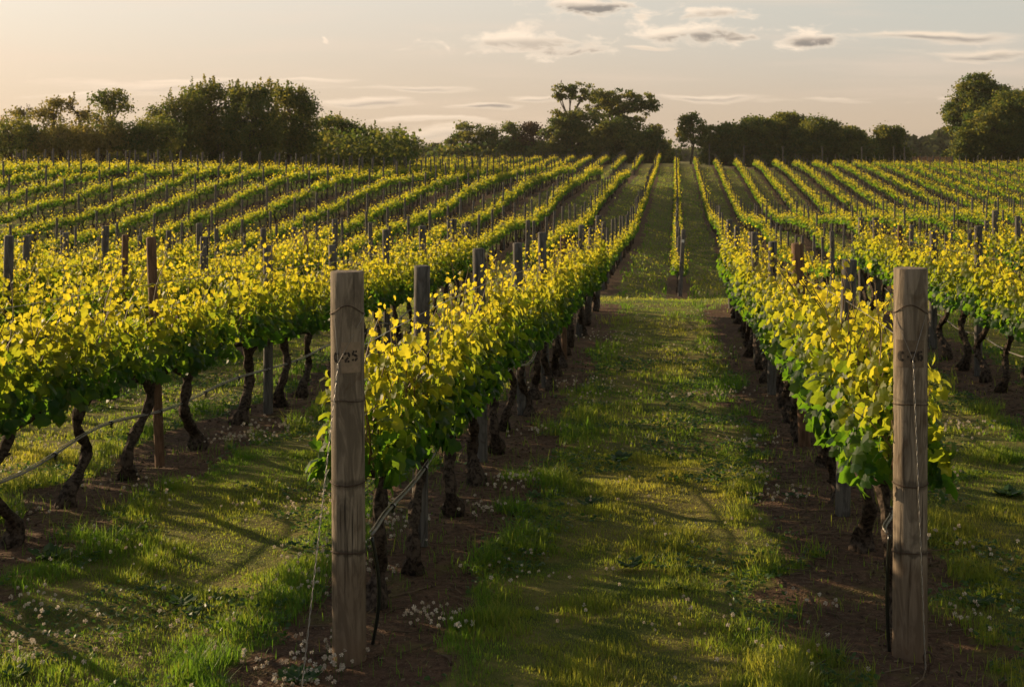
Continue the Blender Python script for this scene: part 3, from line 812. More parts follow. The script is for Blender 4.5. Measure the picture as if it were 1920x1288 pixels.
# everything farther: one mass of vines, one mass of posts
LOD = []
for (detail, nsh, nlat, lsz, cnt) in ((1, 11, 160, 1.45, 5), (0, 9, 110, 1.65, 6), (0, 7, 62, 2.1, 6)):
    L_ = []
    for k in range(cnt):
        p = vine_parts(300+k+nlat, detail, nsh=nsh, nlat=nlat, lsz=lsz, HT=1.42)
        mb = p['foliage']; fq = {q: np.concatenate(mb.f[q]) if mb.f[q] else None for q in (3, 4)}
        tb = p['trunk']; 
        L_.append((np.concatenate(mb.v), fq[4], np.concatenate(mb.a), np.concatenate(tb.v), np.concatenate(tb.f[4])))
    LOD.append(L_)
mass = MB(); rg = np.random.default_rng(9)
for (X, Y, d) in stuffV:
    if d > 60 and rg.random() < .02: continue
    L_ = LOD[0 if d < 85 else 1 if d < 130 else 2]
    v, f, a, tv, tf = L_[rg.integers(len(L_))]
    sx = -1 if rg.random() < .5 else 1; hs = rg.uniform(.84, 1.1)
    dzy = gz(X, Y+.5)-gz(X, Y-.5); z0 = gz(X, Y)
    def T(q):
        r_ = q.copy(); r_[:, 0] = q[:, 0]*rg.uniform(.9, 1.15)+X; r_[:, 1] = q[:, 1]*sx+Y; r_[:, 2] = q[:, 2]*hs+z0+q[:, 1]*sx*dzy; return r_
    mass.add(T(v), f, 0, a); mass.add(T(tv), tf, 1, 0.)
obj("grapevines", mass.mesh("vine_mass", [M_leaf, M_bark]), kind='stuff', label="far rows of grapevines that merge over the hill", category='grapevines')
pm = MB()
for c in rest:
    d, X, Y = c[:3]; z = gz(X, Y); H = rg.uniform(1.95, 2.2)*(1.06 if c[4] == 0 else 1); lx, ly = rg.normal(0, .04, 2)
    rr = .055 if d < 120 else .06
    pm.tube([[X, Y, z-.2], [X+lx, Y+ly, z+H]], rr, 6, 0)
obj("trellis_posts", pm.mesh("post_mass", [M_post_grey], attr=None), kind='stuff', label="distant grey trellis posts over the hill", category='posts')

# ------------------------------------------------------------------ grass, clover, mulch
rg = np.random.default_rng(21)
def scatter(n, d0, d1, power=1.0, u0=-60, u1=1980):
    d = (d0**power+(d1**power-d0**power)*rg.random(n))**(1/power)
    u = rg.uniform(u0, u1, n); xc = (u-960)*d/F
    return xc*CP-d*SP, xc*SP+d*CP, d
def gz_n(X, Y):
    u, d = toud(X, Y); nr = np.clip((60-d)/40, 0, 1)
    return ground(X, Y)+nr*((vnoise(X, Y, .9, 3)-.5)*.07+(vnoise(X, Y, .28, 4)-.5)*.035)
def soilk(X, Y):
    sw = .48+.42*(vnoise(X, Y, .7, 7)-.5)+.34*(vnoise(X, Y, .22, 8)-.5)
    return (sw-rowdist(X, Y))
def blades(n, d0, d1, hgt, wid, power, bend=.5, tuft=0):
    X, Y, d = scatter(n, d0, d1, power)
    s = soilk(X, Y)
    patch = vnoise(X, Y, .45, 11)*.6+vnoise(X, Y, .13, 12)*.4
    big = vnoise(X, Y, 1.7, 13)
    keep = (rg.random(n) < np.clip(-s/.10+.25, .03, 1)) & (rg.random(n) < .35+.9*patch)
    if tuft: keep = (s < .06) & (patch > tuft) & (rg.random(n) < .2+1.2*np.clip(1+s/.6, 0, 1))
    X, Y, d, patch, big, s = (a[keep] for a in (X, Y, d, patch, big, s)); n = len(X)
    Z = gz_n(X, Y)-.006
    edge = np.clip(1+s/.5, 0, 1)
    H = hgt*(.22+1.7*patch**2.2)*(.6+.8*rg.random(n))*(.75+.55*edge)
    rut = np.exp(-((rowdist(X, Y)-.86)/.13)**2); H = H*(1-.45*rut)
    Wd = wid*(.6+.8*rg.random(n))
    th = rg.uniform(0, 2*PI, n); dx, dy = np.cos(th), np.sin(th); bn = bend*rg.random(n)*H*1.5
    px, py = -dy*Wd/2, dx*Wd/2
    P0 = np.stack([X-px, Y-py, Z], -1); P1 = np.stack([X+px, Y+py, Z], -1)
    mx, my = X+dx*bn*.35, Y+dy*bn*.35
    P2 = np.stack([mx+px*.8, my+py*.8, Z+H*.6], -1); P3 = np.stack([mx-px*.8, my-py*.8, Z+H*.6], -1)
    P4 = np.stack([X+dx*bn, Y+dy*bn, Z+H], -1)
    v = np.stack([P0, P1, P2, P3, P4], 1).reshape(-1, 3); i = np.arange(n)*5
    f4 = np.stack([i, i+1, i+2, i+3], -1); f3 = np.stack([i+3, i+2, i+4], -1)
    dry = np.clip(.25+.9*(big-.45)+.25*rg.random(n)-.35*edge+.5*(rg.random(n) < .06), 0, 1)
    return v, f4, f3, np.repeat(dry, 5)
vs = []; f4s = []; f3s = []; ds_ = []; off = 0
for args in ((250000, 5.8, 13, .070, .0045, 1.6), (120000, 5.8, 16, .105, .0052, 1.5, .9, .55), (9000, 5.8, 24, .20, .0022, 1.5, .3, .55), (160000, 12.5, 34, .075, .010, 1.4), (30000, 14, 34, .13, .012, 1.4, .8, .62), (200000, 48, 205, .17, .06, 1.5, .6)):
    v, f4, f3, a = blades(*args[:6], *(args[6:] or ()))
    vs.append(v); f4s.append(f4+off); f3s.append(f3+off); ds_.append(a*.8); off += len(v)
me = mk_mesh("grass", np.concatenate(vs), [np.concatenate(f4s), np.concatenate(f3s)], M_grass, None, {'age': np.concatenate(ds_)})
obj("grass", me, kind='stuff', label="mown grass of the lanes between the vine rows", category='grass')
# clover patches: (u, d, radius m, heads)
cl = [(560, 6.95, .24, 60), (610, 7.05, .2, 40), (500, 7.1, .3, 18), (800, 7.75, .16, 40), (850, 7.7, .12, 16), (960, 11.4, .35, 55), (900, 10.3, .3, 40), (700, 9.7, .35, 40), (740, 9.9, .3, 40), (730, 9.2, .25, 26), (690, 8.6, .2, 24),
      (450, 13.6, .45, 110), (520, 14.3, .35, 60), (590, 9.0, .3, 40), (580, 8.5, .3, 30), (640, 10.5, .4, 40), (560, 10.5, .5, 40), (60, 7.9, .35, 40), (20, 7.3, .3, 30), (150, 9.2, .4, 26), (30, 10.2, .3, 30), (250, 11.2, .5, 30), (380, 7.6, .9, 30), (250, 7.2, .9, 26),
      (1460, 10.7, .3, 40), (1430, 11.5, .3, 30), (1400, 13.5, .4, 50), (1350, 17, .6, 60), (1330, 22, .8, 60), (1320, 28, .8, 40), (1120, 24, .7, 60), (1060, 18, .5, 40), (1000, 14, .35, 26), (1830, 7.9, .2, 14), (1860, 7.5, .25, 12), (1760, 9.4, .25, 20), (1880, 9.0, .3, 14),
      (1560, 8.0, .15, 8), (1500, 8.1, .1, 5), (1800, 14, .5, 50), (1760, 11.5, .4, 30), (1330, 7.4, .5, 8), (1180, 8.2, .6, 10), (1020, 8.6, .5, 12), (1250, 9.8, .8, 12), (80, 12.6, .7, 40), (300, 16, .8, 60), (1290, 13, .6, 12), (640, 7.3, .2, 12), (1450, 7.2, .5, 8)]
HX = []; RR = []
ico = []
phi_ = (1+5**.5)/2
iv = np.array([(-1, phi_, 0), (1, phi_, 0), (-1, -phi_, 0), (1, -phi_, 0), (0, -1, phi_), (0, 1, phi_), (0, -1, -phi_), (0, 1, -phi_), (phi_, 0, -1), (phi_, 0, 1), (-phi_, 0, -1), (-phi_, 0, 1)], float); iv /= np.linalg.norm(iv[0])
cb = MB(); heads = MB()
# petals: spikes round a centre
def head(c, r, ag):
    n = 26
    d = rg.normal(0, 1, (n, 3)); d[:, 2] = d[:, 2]*.9+.15; d /= np.linalg.norm(d, axis=1)[:, None]
    t = np.cross(d, rg.normal(0, 1, (n, 3))); t /= np.linalg.norm(t, axis=1)[:, None]+1e-9
    a = c+d*r*.1; b = c+d*r
    v = np.stack([a, b+t*r*.28, b+d*r*.12, b-t*r*.28], 1).reshape(-1, 3); i = np.arange(n)*4
    heads.add(v, np.stack([i, i+1, i+2, i+3], -1), 0, ag)
for (u, d, rad, n) in cl:
    c = at(u, d)
    for _ in range(int(n*.68)):
        a = rg.uniform(0, 2*PI); r_ = rad*rg.random()**.8
        x, y = c.x+r_*math.cos(a), c.y+r_*math.sin(a)*1.3
        z = float(gz_n(np.array([x]), np.array([y]))[0]); hh_ = rg.uniform(.035, .09); r = rg.uniform(.0085, .0125)*(1 if d < 14 else 1.2)
        lx, ly = rg.normal(0, .012, 2)
        head(np.array([x+lx, y+ly, z+hh_]), r, rg.random())
        if d < 12: cb.tube([[x, y, z], [x+lx, y+ly, z+hh_]], .0009, 3, 0, .6, cap=False)
# scattered heads over all lanes near the strips
X, Y, d = scatter(5200, 6.8, 30, 1.5); s = soilk(X, Y); k = (s < -.05) & (s > -.7) & (vnoise(X, Y, .8, 31) > .60); X, Y, d = X[k], Y[k], d[k]
Z = gz_n(X, Y)
for x, y, z, dd in zip(X, Y, Z, d): head(np.array([x, y, z+rg.uniform(.03, .08)]), rg.uniform(.006, .010)*(1 if dd < 14 else 1.3), rg.random())
# one dandelion clock
pd = at(1293, 16.6); head(np.array([pd.x, pd.y, pd.z+.10]), .024, 1.0); pd = at(860, 7.55); head(np.array([pd.x, pd.y, pd.z+.07]), .015, 1.0)
obj("clover_flowers", heads.mesh("clover_heads", [M_fl]), kind='stuff', label="white clover blossom along the soil strips", category='clover flowers')
# clover leaves
X, Y, d = scatter(60000, 6.5, 22, 1.5); s = soilk(X, Y)
k = (s < .05) & (vnoise(X, Y, .5, 41)+np.clip(1+s/.5, 0, 1)*.35 > .62); X, Y, d = X[k], Y[k], d[k]; n = len(X)
Z = gz_n(X, Y)+rg.uniform(.015, .05, n)
nr_ = np.stack([rg.normal(0, .45, n), rg.normal(0, .45, n), np.ones(n)], -1); up_ = rg.normal(0, 1, (n, 3))
leaf_batch(cb, np.stack([X, Y, Z], -1), nr_, up_, rg.uniform(.012, .024, n)*(1+d/25), rg.random(n), 0, 1, rg)
obj("clover_leaves", cb.mesh("clover_leaves", [M_clover]), kind='stuff', label="low clover leaves and weeds among the grass", category='clover leaves')
# broad-leaved weeds in the lane
wb = MB()
for (u, d, R_, nl) in [(1108, 10.6, .16, 34), (1000, 10.9, .12, 22), (1180, 8.9, .14, 24), (1270, 8.4, .14, 26), (340, 8.1, .14, 24), (360, 7.9, .1, 18), (90, 9.1, .2, 40), (640, 8.9, .12, 20), (700, 9.1, .15, 26), (860, 12.2, .15, 22), (1490, 10.9, .16, 24), (1420, 12.8, .2, 30), (560, 6.9, .2, 30), (1840, 8.1, .15, 22), (30, 6.95, .12, 20), (1890, 11, .2, 30), (1160, 12.5, .2, 30), (1290, 11.4, .2, 26)]:
    c = at(u, d); a = rg.uniform(0, 2*PI, nl)
    o_ = np.stack([np.cos(a), np.sin(a), rg.uniform(.6, 2.0, nl)], -1)
    p = np.array(c)+o_*np.array([R_*.35, R_*.35, .02])*rg.random((nl, 1))+np.array([0, 0, .01])
    leaf_batch(wb, p, o_*np.array([-.5, -.5, 0])+np.array([0, 0, 1]), o_, rg.uniform(.03, .065, nl)*R_/.15, rg.random(nl)*.8, 0, 1, rg)
obj("weeds", wb.mesh("weeds", [M_clover]), kind='stuff', label="broad-leaved weeds in the grass lanes", category='weeds')
# mulch chips and straw on the soil strips
X, Y, d = scatter(46000, 6.5, 22, 1.4); s = soilk(X, Y); k = s > -.03; X, Y, d = X[k], Y[k], d[k]; n = len(X)
Z = gz_n(X, Y)+.004+.006*rg.random(n); th = rg.uniform(0, 2*PI, n); ln = rg.uniform(.004, .014, n)*(.6+d/22); wd = ln*rg.uniform(.12, .6, n)
tl = rg.normal(0, .25, n)
ax = np.stack([np.cos(th), np.sin(th), tl], -1)*ln[:, None]; bx = np.stack([-np.sin(th), np.cos(th), rg.normal(0, .3, n)], -1)*wd[:, None]
c = np.stack([X, Y, Z], -1); v = np.stack([c-ax-bx, c+ax-bx, c+ax+bx, c-ax+bx], 1).reshape(-1, 3); i = np.arange(n)*4
m_, h = mat("mulch"); a = h.new('ShaderNodeAttribute', attribute_name='age').outputs['Fac']
finish(m_, h, bsdf(h, h.mix(a, (.045, .03, .02), (.17, .125, .08)), .9, .1))
Xs, Ys, d2 = scatter(9000, 6.5, 20, 1.4); s2 = soilk(Xs, Ys); k = s2 > .02; Xs, Ys, d2 = Xs[k], Ys[k], d2[k]
cl_ = MB(); zs_ = gz_n(Xs, Ys); oc = np.array([(1, 0, 0), (0, 1, 0), (-1, 0, 0), (0, -1, 0), (0, 0, 1)], float)
for x, y, z in zip(Xs, Ys, zs_):
    q = oc*rg.uniform(.004, .017)*rg.uniform(.6, 1.3, (5, 3)); cl_.add(q+[x, y, z-.001], [(0, 1, 4), (1, 2, 4), (2, 3, 4), (3, 0, 4)], 0, rg.random()*.5)
for x, y, z in list(zip(Xs, Ys, zs_))[:420]:
    a = rg.uniform(0, 6.28); l = rg.uniform(.05, .16); cl_.tube([[x, y, z+.005], [x+l*math.cos(a), y+l*math.sin(a), z+.012], [x+2*l*math.cos(a+.2), y+2*l*math.sin(a+.2), z+.006]], .0035, 4, 0, rg.uniform(.3, .9), cap=False)
obj("soil_clods", cl_.mesh("clods", [m_]), kind='stuff', label="clods and cut prunings on the soil strips", category='clods')
obj("mulch", mk_mesh("mulch", v, [np.stack([i, i+1, i+2, i+3], -1)], m_, None, {'age': np.repeat(rg.random(n)**1.6, 4)}), kind='stuff', label="bark chips and straw on the soil under the vines", category='mulch')

# ------------------------------------------------------------------ trees
def tree(lab, cat, d, trunk, blobs, leafm=None, dens=1.0, lsz=None, spikes=0, air=.0, seed=0, name='tree', bare=False, group=None, depth=1.0, tw=.22):
    """trunk (u, d-offset lean u at top, v at top); blobs (u, v, ru, rv) in photo pixels at distance d, given real depth"""
    r = np.random.default_rng(seed+50)
    base = at(trunk[0], d); px = d/F
    o = np.array(base); B = np.array
    e = empty(name, base, 0, category=cat, label=lab)
    if group: e['group'] = group
    RT = B([CP, SP, 0.]); FWv = B([-SP, CP, 0.])
    tr = MB(); lf = MB()
    tu, tv = trunk[1], trunk[2]
    top = RT*((tu-trunk[0])*px)+B([0, 0, EYE-(tv-HZ)*px-o[2]])
    s = np.linspace(0, 1, 9)[:, None]
    w1 = np.linspace(-.6, 0, 1)
    path = top*s+RT*np.sin(s*4+seed)*.25+B([0, 0, -.4])*(1-s)
    tr.tube(path, np.linspace(tw, tw*.45, 9), 8, 0, rn=.15, rng=r)
    ls = lsz or (.00095*d)
    for (bu, bv, ru, rv) in blobs:
        c = RT*((bu-trunk[0])*px)+B([0, 0, EYE-(bv-HZ)*px-o[2]])+FWv*(r.random()-.5)*ru*px*.7*depth
        R_ = B([ru*px, ru*px*depth, rv*px])
        # limb
        st = path[min(8, max(1, int(9*np.clip((c[2]-R_[2])/max(top[2], .1), .15, .99))))]
        k = np.linspace(0, 1, 6)[:, None]; bend = r.normal(0, .08, 3)*np.linalg.norm(c-st)
        limb = st+(c-st)*k+bend*np.sin(k*PI)
        tr.tube(limb, np.linspace(tw*.5, tw*.16, 6), 6, 0, rn=.1, rng=r)
        area = PI*R_[0]*R_[2]
        nc = int(max(9, area*(3.1 if air < .12 else 2.0)*(1-air*.5)))
        dr = r.normal(0, 1, (nc, 3)); dr /= np.linalg.norm(dr, axis=1)[:, None]
        rad = (.35+.65*r.random((nc, 1))**.45)
        cc = dr*rad
        cl_ = c+(RT[None]*cc[:, :1]*R_[0]+FWv[None]*cc[:, 1:2]*R_[1]+B([0, 0, 1.])[None]*cc[:, 2:]*R_[2])
        for q in cl_[::2 if nc > 30 else 1]:
            k = np.linspace(0, 1, 4)[:, None]; tr.tube(c+(q-c)*k+r.normal(0, .06, 3)*np.sin(k*PI)*3, np.linspace(tw*.16, .012, 4), 4, 0, cap=False)
        if bare: continue
        for q in cl_:
            nl = int((60+r.integers(54))*dens*(1-air*.3))
            sg = (.40+.26*r.random())*(d/130)**.35*(1-.55*air)
            dd_ = r.normal(0, 1, (nl, 3)); dd_ /= np.linalg.norm(dd_, axis=1)[:, None]; p = q+dd_*(r.random((nl, 1))**.5)*B([sg, sg, sg*.6])*np.where(r.random((nl, 1)) < .2, 2.6, 1.65)
            if spikes and q[2] > c[2] and r.random() < spikes:
                ns = 34; tt = r.random(ns)[:, None]; hgt = (.55+.75*r.random())
                sp = q+B([r.normal(0, .18), r.normal(0, .18), 1])*tt*hgt+r.normal(0, .06, (ns, 3))*(1.15-tt)
                p = np.vstack([p, sp])
            m = len(p); nr_ = r.normal(0, 1, (m, 3)); nr_[:, 2] = np.abs(nr_[:, 2])*.8
            ag = np.clip(r.normal(.45, .28)+r.normal(0, .15, m), 0, 1)
            leaf_batch(lf, p, nr_, r.normal(0, 1, (m, 3)), ls*(.55+.8*r.random(m)), ag, 0, 0, r)
    obj("trunk", tr.mesh("trunk", [M_tbark], True, attr=None), e)
    if not bare: obj("crown", lf.mesh("crown", [leafm or M_tree]), e)
    return e
TL = "trees and tall shrubs along the left skyline"
# left skyline
tree("sparse golden-green tree at the photo's left edge, under the bright sky", 'tree', 122, (10, 15, 250), [(5, 235, 45, 26), (35, 222, 26, 16), (-30, 240, 40, 26), (50, 248, 22, 16)], M_tree_gold, .8, air=.4, seed=1, group=TL)
tree("bare pale snag with forked branches rising left of the golden trees", 'dead tree', 121, (46, 47, 215), [(38, 205, 8, 10), (54, 203, 9, 10), (46, 212, 8, 10)], bare=True, seed=2, tw=.10, name='dead_tree')
tree("airy golden tree with a pointed top, right of the bare snag", 'tree', 126, (95, 98, 220), [(98, 205, 24, 18), (72, 216, 18, 12), (100, 232, 40, 20), (108, 192, 12, 7)], M_tree_gold, .75, air=.4, seed=3, group=TL)
tree("thin see-through tree with upright twigs beside the umbrella-topped tree", 'tree', 126, (145, 145, 225), [(145, 212, 22, 16), (160, 220, 12, 12), (132, 200, 9, 12), (145, 238, 26, 16)], M_tree_gold, .35, air=.8, seed=4, group=TL, spikes=.5)
tree("tall umbrella-topped tree with two leaf heads and gaps of sky", 'tree', 138, (204, 204, 235), [(188, 184, 20, 12), (212, 176, 20, 7), (230, 196, 20, 14), (206, 206, 28, 7), (180, 222, 16, 12), (200, 194, 12, 9)], M_tree, .7, air=.35, seed=5, group=TL, tw=.18)
for i, (u, v, ru, rv, mt, lb) in enumerate([
    (20, 262, 60, 40, M_tree, "low green bush in the bottom left corner of the skyline"),
    (110, 260, 60, 36, M_tree_gold, "low golden bush under the pointed airy tree"),
    (185, 260, 48, 38, M_tree_gold, "rounded golden-green bush under the umbrella-topped tree"),
    (235, 252, 46, 42, M_tree, "dark rounded bush right of the umbrella-topped tree"),
    (290, 250, 44, 42, M_tree, "dark bush at the left foot of the big leafy mass")]):
    tree(lb, 'bush', 119+i, (u, u, v), [(u, v, ru, rv*.8), (u-ru*.5, v+12, ru*.6, rv*.7), (u+ru*.5, v+8, ru*.6, rv*.7)], mt, 1.1, seed=10+i, name='bush', group=TL, spikes=.25)
big = [(330, 225, 42, 50, "broad tree at the left end of the tall leafy mass", [(300, 212, 16, 14), (345, 192, 26, 20)]),
       (400, 215, 48, 56, "tallest leafy tree, with upright shoots, left of the mass's middle", [(395, 178, 34, 18), (430, 190, 24, 20), (375, 182, 20, 18)]),
       (475, 220, 45, 58, "dense tree with upright shoots in the middle of the tall mass", [(470, 184, 32, 18), (500, 178, 22, 16), (450, 182, 18, 14)]),
       (545, 222, 44, 54, "leafy tree at the right end of the tall mass, shoots against the sky", [(545, 184, 28, 18), (575, 196, 18, 14), (530, 178, 16, 12)])]
for i, (u, v, ru, rv, lb, ex) in enumerate(big):
    tree(lb, 'tree', 128+3*(i % 2), (u, u, v), [(u, v, ru, rv), (u-8, 268, ru, 30), (u+14, 272, ru*.8, 26), (u-22, 240, ru*.6, 34), (u+24, 238, ru*.6, 34)]+ex, M_tree, 1.1, seed=20+i, spikes=.85, group=TL)
for i, (u, v, ru, rv, lb, ex) in enumerate([
    (600, 268, 30, 32, "dark shrub filling the gap right of the tall mass", [(618, 232, 20, 10)]),
    (640, 264, 34, 34, "dark rounded tree with a tufted top, right of the tall mass", [(628, 234, 20, 10), (660, 242, 16, 9)]),
    (700, 272, 36, 24, "dark tree between the tufted tree and the ragged one", [(690, 254, 18, 9)]),
    (752, 274, 28, 20, "ragged dark tree at the right end of the left skyline", [(742, 258, 16, 9), (772, 268, 16, 9)])]):
    tree(lb, 'tree', 140+2*i, (u, u, v), [(u, v, ru, rv), (u, 282, ru*1.1, 18)]+ex, M_tree, 1.05, seed=30+i, group=TL, spikes=.25)
# centre
TC = "trees around the middle of the skyline"
tree("pale low bush far off in the gap left of the flat-topped tree", 'bush', 330, (815, 815, 290), [(812, 286, 26, 12), (840, 290, 30, 10)], M_tree_hazed, 1.0, seed=40, name='bush', group=TC)
tree("small flat-topped tree with layered crown standing apart", 'tree', 250, (880, 876, 250), [(874, 238, 22, 6), (888, 250, 26, 6), (862, 260, 16, 8), (880, 264, 30, 8), (850, 268, 14, 8)], M_tree, .9, air=.45, seed=41, group=TC, tw=.28)
for i, (u, v, ru, rv, mt, lb) in enumerate([
    (920, 268, 30, 26, M_tree, "low dark tree just right of the flat-topped tree"),
    (962, 258, 22, 24, M_tree, "rounded tree left of the reddish one"),
    (998, 264, 22, 30, M_tree_red, "reddish-brown dark tree left of the tall central pair")]):
    tree(lb, 'tree', 248, (u, u, v), [(u, v, ru, rv*.7), (u-ru*.5, v+12, ru*.7, rv*.6), (u+ru*.5, v+10, ru*.7, rv*.6), (u-4, v-rv*.75, ru*.6, rv*.3)], mt, .95, seed=42+i, air=.15, group=TC)
tree("tall sparse tree with bare curving limbs and a thin leafy top", 'tree', 246, (1040, 1070, 225), [(1050, 170, 16, 10), (1078, 165, 24, 10), (1100, 172, 22, 12), (1066, 178, 16, 7), (1090, 184, 20, 7), (1048, 184, 10, 6)], M_tree, .6, air=.75, seed=50, group=TC, tw=.34)
tree("bushy green tree below the sparse tall top", 'tree', 243, (1075, 1075, 260), [(1065, 240, 36, 26), (1100, 222, 30, 24), (1040, 258, 30, 22), (1090, 262, 40, 28), (1050, 226, 18, 18)], M_tree, .95, air=.15, seed=51, group=TC, tw=.3)
tree("wide spreading tree with an open crown, the tallest in the middle", 'tree', 250, (1150, 1150, 215), [(1150, 185, 40, 20), (1185, 192, 38, 18), (1120, 200, 24, 18), (1212, 205, 22, 14), (1170, 210, 30, 12), (1140, 220, 30, 18), (1200, 182, 24, 12), (1190, 222, 20, 8), (1130, 178, 20, 10), (1225, 196, 14, 8)], M_tree, .8, air=.6, seed=52, group=TC, tw=.42)
tree("dense dark lower tree under the wide spreading crown", 'tree', 245, (1150, 1150, 260), [(1150, 262, 44, 30), (1190, 264, 36, 28), (1120, 270, 34, 26), (1160, 240, 34, 16)], M_tree, 1.1, seed=53, group=TC, tw=.3)
tree("low ragged tree at the right foot of the wide spreading one", 'tree', 242, (1222, 1222, 270), [(1220, 258, 22, 18), (1232, 272, 20, 14), (1205, 274, 30, 20), (1226, 245, 12, 8)], M_tree, .95, seed=54, group=TC, air=.15)
TR = "trees along the right skyline"
tree("airy tree standing alone in the gap at the end of the grass lane", 'tree', 236, (1298, 1298, 250), [(1296, 232, 26, 18), (1312, 248, 22, 20), (1282, 252, 18, 22), (1300, 264, 26, 16), (1290, 222, 14, 9)], M_tree, .85, air=.5, seed=55, group=TR, tw=.22)
tree("second thin stem of leaves just right of the lone lane-end tree", 'tree', 240, (1325, 1325, 262), [(1324, 264, 14, 18), (1328, 246, 10, 12)], M_tree, .7, air=.5, seed=56, group=TR, tw=.12)
for i, (u, v, ru, rv, lb) in enumerate([
    (1362, 262, 30, 28, "rounded low tree at the left end of the right-hand wood"),
    (1415, 254, 38, 34, "broad tree second from the left in the right-hand wood"),
    (1475, 250, 44, 36, "tallest broad tree in the middle of the right-hand wood"),
    (1535, 256, 40, 34, "domed tree in the right part of the right-hand wood"),
    (1585, 266, 36, 26, "lower tree sloping down at the right end of the wood"),
    (1625, 278, 24, 16, "last low bush at the right end of the wood")]):
    tree(lb, 'tree', 238+3*(i % 3), (u, u, v), [(u, v, ru, rv), (u-ru*.5, v+10, ru*.7, rv*.75), (u+ru*.5, v+6, ru*.7, rv*.75), (u+r_ if False else u-4, 284, ru, 18), (u+6, v-rv*.62, ru*.6, rv*.4)], M_tree, 1.1, seed=60+i, group=TR, tw=.3)
tree("small dark tree with a tufted top standing alone by the fence", 'tree', 232, (1668, 1665, 262), [(1665, 258, 22, 20), (1655, 248, 12, 12), (1680, 247, 8, 6), (1672, 278, 22, 18), (1690, 290, 18, 10)], M_tree, 1.15, seed=70, group=TR, tw=.25)
tree("large dark tree rising behind the bright right-edge tree", 'tree', 236, (1835, 1830, 215), [(1830, 172, 36, 28), (1800, 205, 28, 24), (1870, 185, 36, 24), (1835, 150, 18, 12), (1790, 232, 18, 20), (1840, 215, 46, 30)], M_tree, 1.05, seed=71, group=TR, air=.1, tw=.45)
tree("huge rounded tree at the right edge with sunlit green flank", 'tree', 222, (1870, 1870, 240), [(1860, 240, 54, 42), (1900, 215, 50, 40), (1940, 240, 50, 50), (1825, 262, 34, 32), (1850, 275, 46, 24), (1900, 265, 50, 30), (1800, 284, 18, 16), (1890, 185, 26, 14), (1930, 190, 30, 20)], M_tree, 1.15, seed=72, group=TR, tw=.5)
# far wood: one mass
far = MB(); r = np.random.default_rng(77)
def wood_mass(u0, u1, top, d, mat_i):
    n = int((u1-u0)/4)
    for i in range(n):
        u = r.uniform(u0, u1); R_ = r.uniform(10, 20); v = min(top(u)+R_*.7+r.uniform(0, 36), 298)
        px = d/F; c = np.array(at(u, d+r.uniform(0, 20), v)); m = 260
        p = r.normal(0, 1, (m, 3)); p /= np.linalg.norm(p, axis=1)[:, None]; p *= (.75+.3*r.random((m, 1)))
        pp = c+p*R_*px*np.array([1, 1, .8])
        leaf_batch(far, pp, p+r.normal(0, .5, (m, 3)), r.normal(0, 1, (m, 3)), np.full(m, d*.0034)*(.6+.8*r.random(m)), np.clip(r.normal(.4, .3)+r.normal(0, .1, m), 0, 1), 0, 0, r)
wood_mass(1600, 1830, lambda u: 264-14*math.exp(-((u-1760)/70)**2)+6*math.sin(u/13), 420, 0)
wood_mass(1200, 1345, lambda u: 286, 520, 0)
wood_mass(780, 1040, lambda u: 284+5*math.sin(u/30), 520, 0)
obj("far_wood", far.mesh("far_wood", [M_tree_hazed]), kind='stuff', label="far-off wood, leaves tinted pale for haze, behind the skyline trees", category='wood')
# undergrowth line at the foot of the trees
ug = MB()
def under(u0, u1, d, h0, h1, n):
    for i in range(n):
        u = r.uniform(u0, u1); c = np.array(at(u, d+r.uniform(-3, 5))); hh_ = r.uniform(h0, h1); m = 120
        p = c+r.normal(0, 1, (m, 3))*np.array([1.1, 1.0, .0])+np.stack([0*np.arange(m), 0*np.arange(m), r.random(m)*hh_], -1)
        leaf_batch(ug, p, r.normal(0, 1, (m, 3)), r.normal(0, 1, (m, 3)), d*.0016*(.6+.8*r.random(m)), np.clip(r.normal(.3, .25)+r.normal(0, .1, m), 0, 1), 0, 0, r)
under(-40, 760, 134, 2.0, 4.8, 240); under(820, 1250, 246, 1.5, 4.0, 150); under(1330, 1650, 240, 1.5, 4.5, 130); under(1780, 1960, 226, 1.2, 3.5, 60)
obj("undergrowth", ug.mesh("undergrowth", [M_tree]), kind='stuff', label="dark undergrowth along the foot of the skyline trees", category='undergrowth')

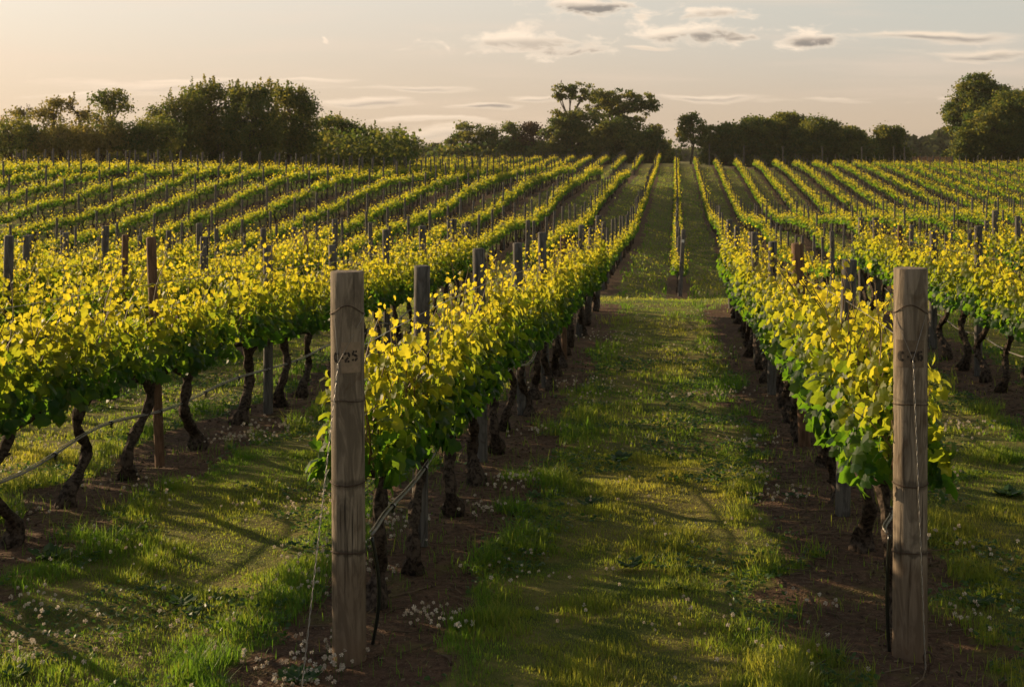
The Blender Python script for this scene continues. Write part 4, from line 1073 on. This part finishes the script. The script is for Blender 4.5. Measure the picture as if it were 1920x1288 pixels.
# fences on the right skyline
def fence(name, lab, us, d, H, rad, wires, matp, slat=None):
    b = at(us[0], d); e = empty(name, b, 0, category='fence', label=lab)
    pos = [np.array(at(u, d))-np.array(b) for u in us]
    me = MB(); me.tube([[0, 0, -.3], [0, 0, H]], rad, 6, 0); pme = me.mesh("fence_post", [matp], attr=None)
    for p in pos:
        o = obj("fence_post", pme, e); o.location = tuple(p)
    mb = MB()
    for z in wires: mb.tube([p+np.array([0, 0, z]) for p in pos], .012, 4, 0)
    obj("fence_wire", mb.mesh("fence_wire", [M_rust], attr=None), e)
    if slat:
        mb = MB(); a, c = pos[0], pos[-1]; n = slat
        for i in range(n):
            p = a+(c-a)*i/(n-1); mb.tube([p+[0, 0, .05], p+[0, 0, H*.9+.05*math.sin(i*3)]], .03, 4, 0)
        obj("slats", mb.mesh("slats", [M_slat], attr=None), e)
    return e
fence("deer_fence", "tall thin wire fence with grey posts before the right-hand wood", [1330, 1395, 1468, 1542, 1616, 1676, 1696], 218, 3.2, .09, [.5, 1.2, 2.0, 3.0], M_post_grey)
fence("slat_fence", "reddish slat fence left of the huge right-edge tree", [1712+i*12 for i in range(7)], 219, 1.9, .06, [.4, 1.6], M_post_brown, 60)
# little bird on the tall sparse tree
bp = at(1052, 246, 156); bd = MB()
s = np.linspace(0, 1, 8); bd.tube(np.stack([.05*s, 0*s, .38*s], -1), .10*np.sin(PI*(.12+.8*s))**.8, 8, 0)
bd.tube([[.05, 0, .36], [.08, 0, .44], [.10, 0, .48]], [.05, .055, .02], 7, 0); bd.tube([[.11, 0, .45], [.18, 0, .44]], [.015, .004], 5, 0)
bd.tube([[0, 0, .05], [-.04, 0, -.16]], [.05, .02], 5, 0); bd.tube([[.0, 0, 0], [.02, 0, -2.0]], [.018, .03], 5, 0)
o = obj("bird", bd.mesh("bird", [M_bird], True, attr=None), category='bird', label="tiny dark bird perched on the top twig of the tall sparse tree"); o.location = bp

# ------------------------------------------------------------------ evening haze
hm, h = mat("evening_air")
pv = h.new('ShaderNodeVolumePrincipled'); pv.inputs['Color'].default_value = (1.0, .93, .84, 1); pv.inputs['Density'].default_value = .00009; pv.inputs['Anisotropy'].default_value = .45
o_ = h.new('ShaderNodeOutputMaterial'); h.l.new(pv.outputs[0], o_.inputs['Volume'])
x0, x1, y0_, y1_, z0_, z1_ = -420, 420, -30, 620, -6, 17
me = mk_mesh("haze", [(x0, y0_, z0_), (x1, y0_, z0_), (x1, y1_, z0_), (x0, y1_, z0_), (x0, y0_, z1_), (x1, y0_, z1_), (x1, y1_, z1_), (x0, y1_, z1_)],
             [[(0, 3, 2, 1), (4, 5, 6, 7), (0, 1, 5, 4), (1, 2, 6, 5), (2, 3, 7, 6), (3, 0, 4, 7)]], hm)
obj("haze", me, kind='stuff', label="thin evening haze over the vineyard", category='haze')
sc.cycles.volume_bounces = 0
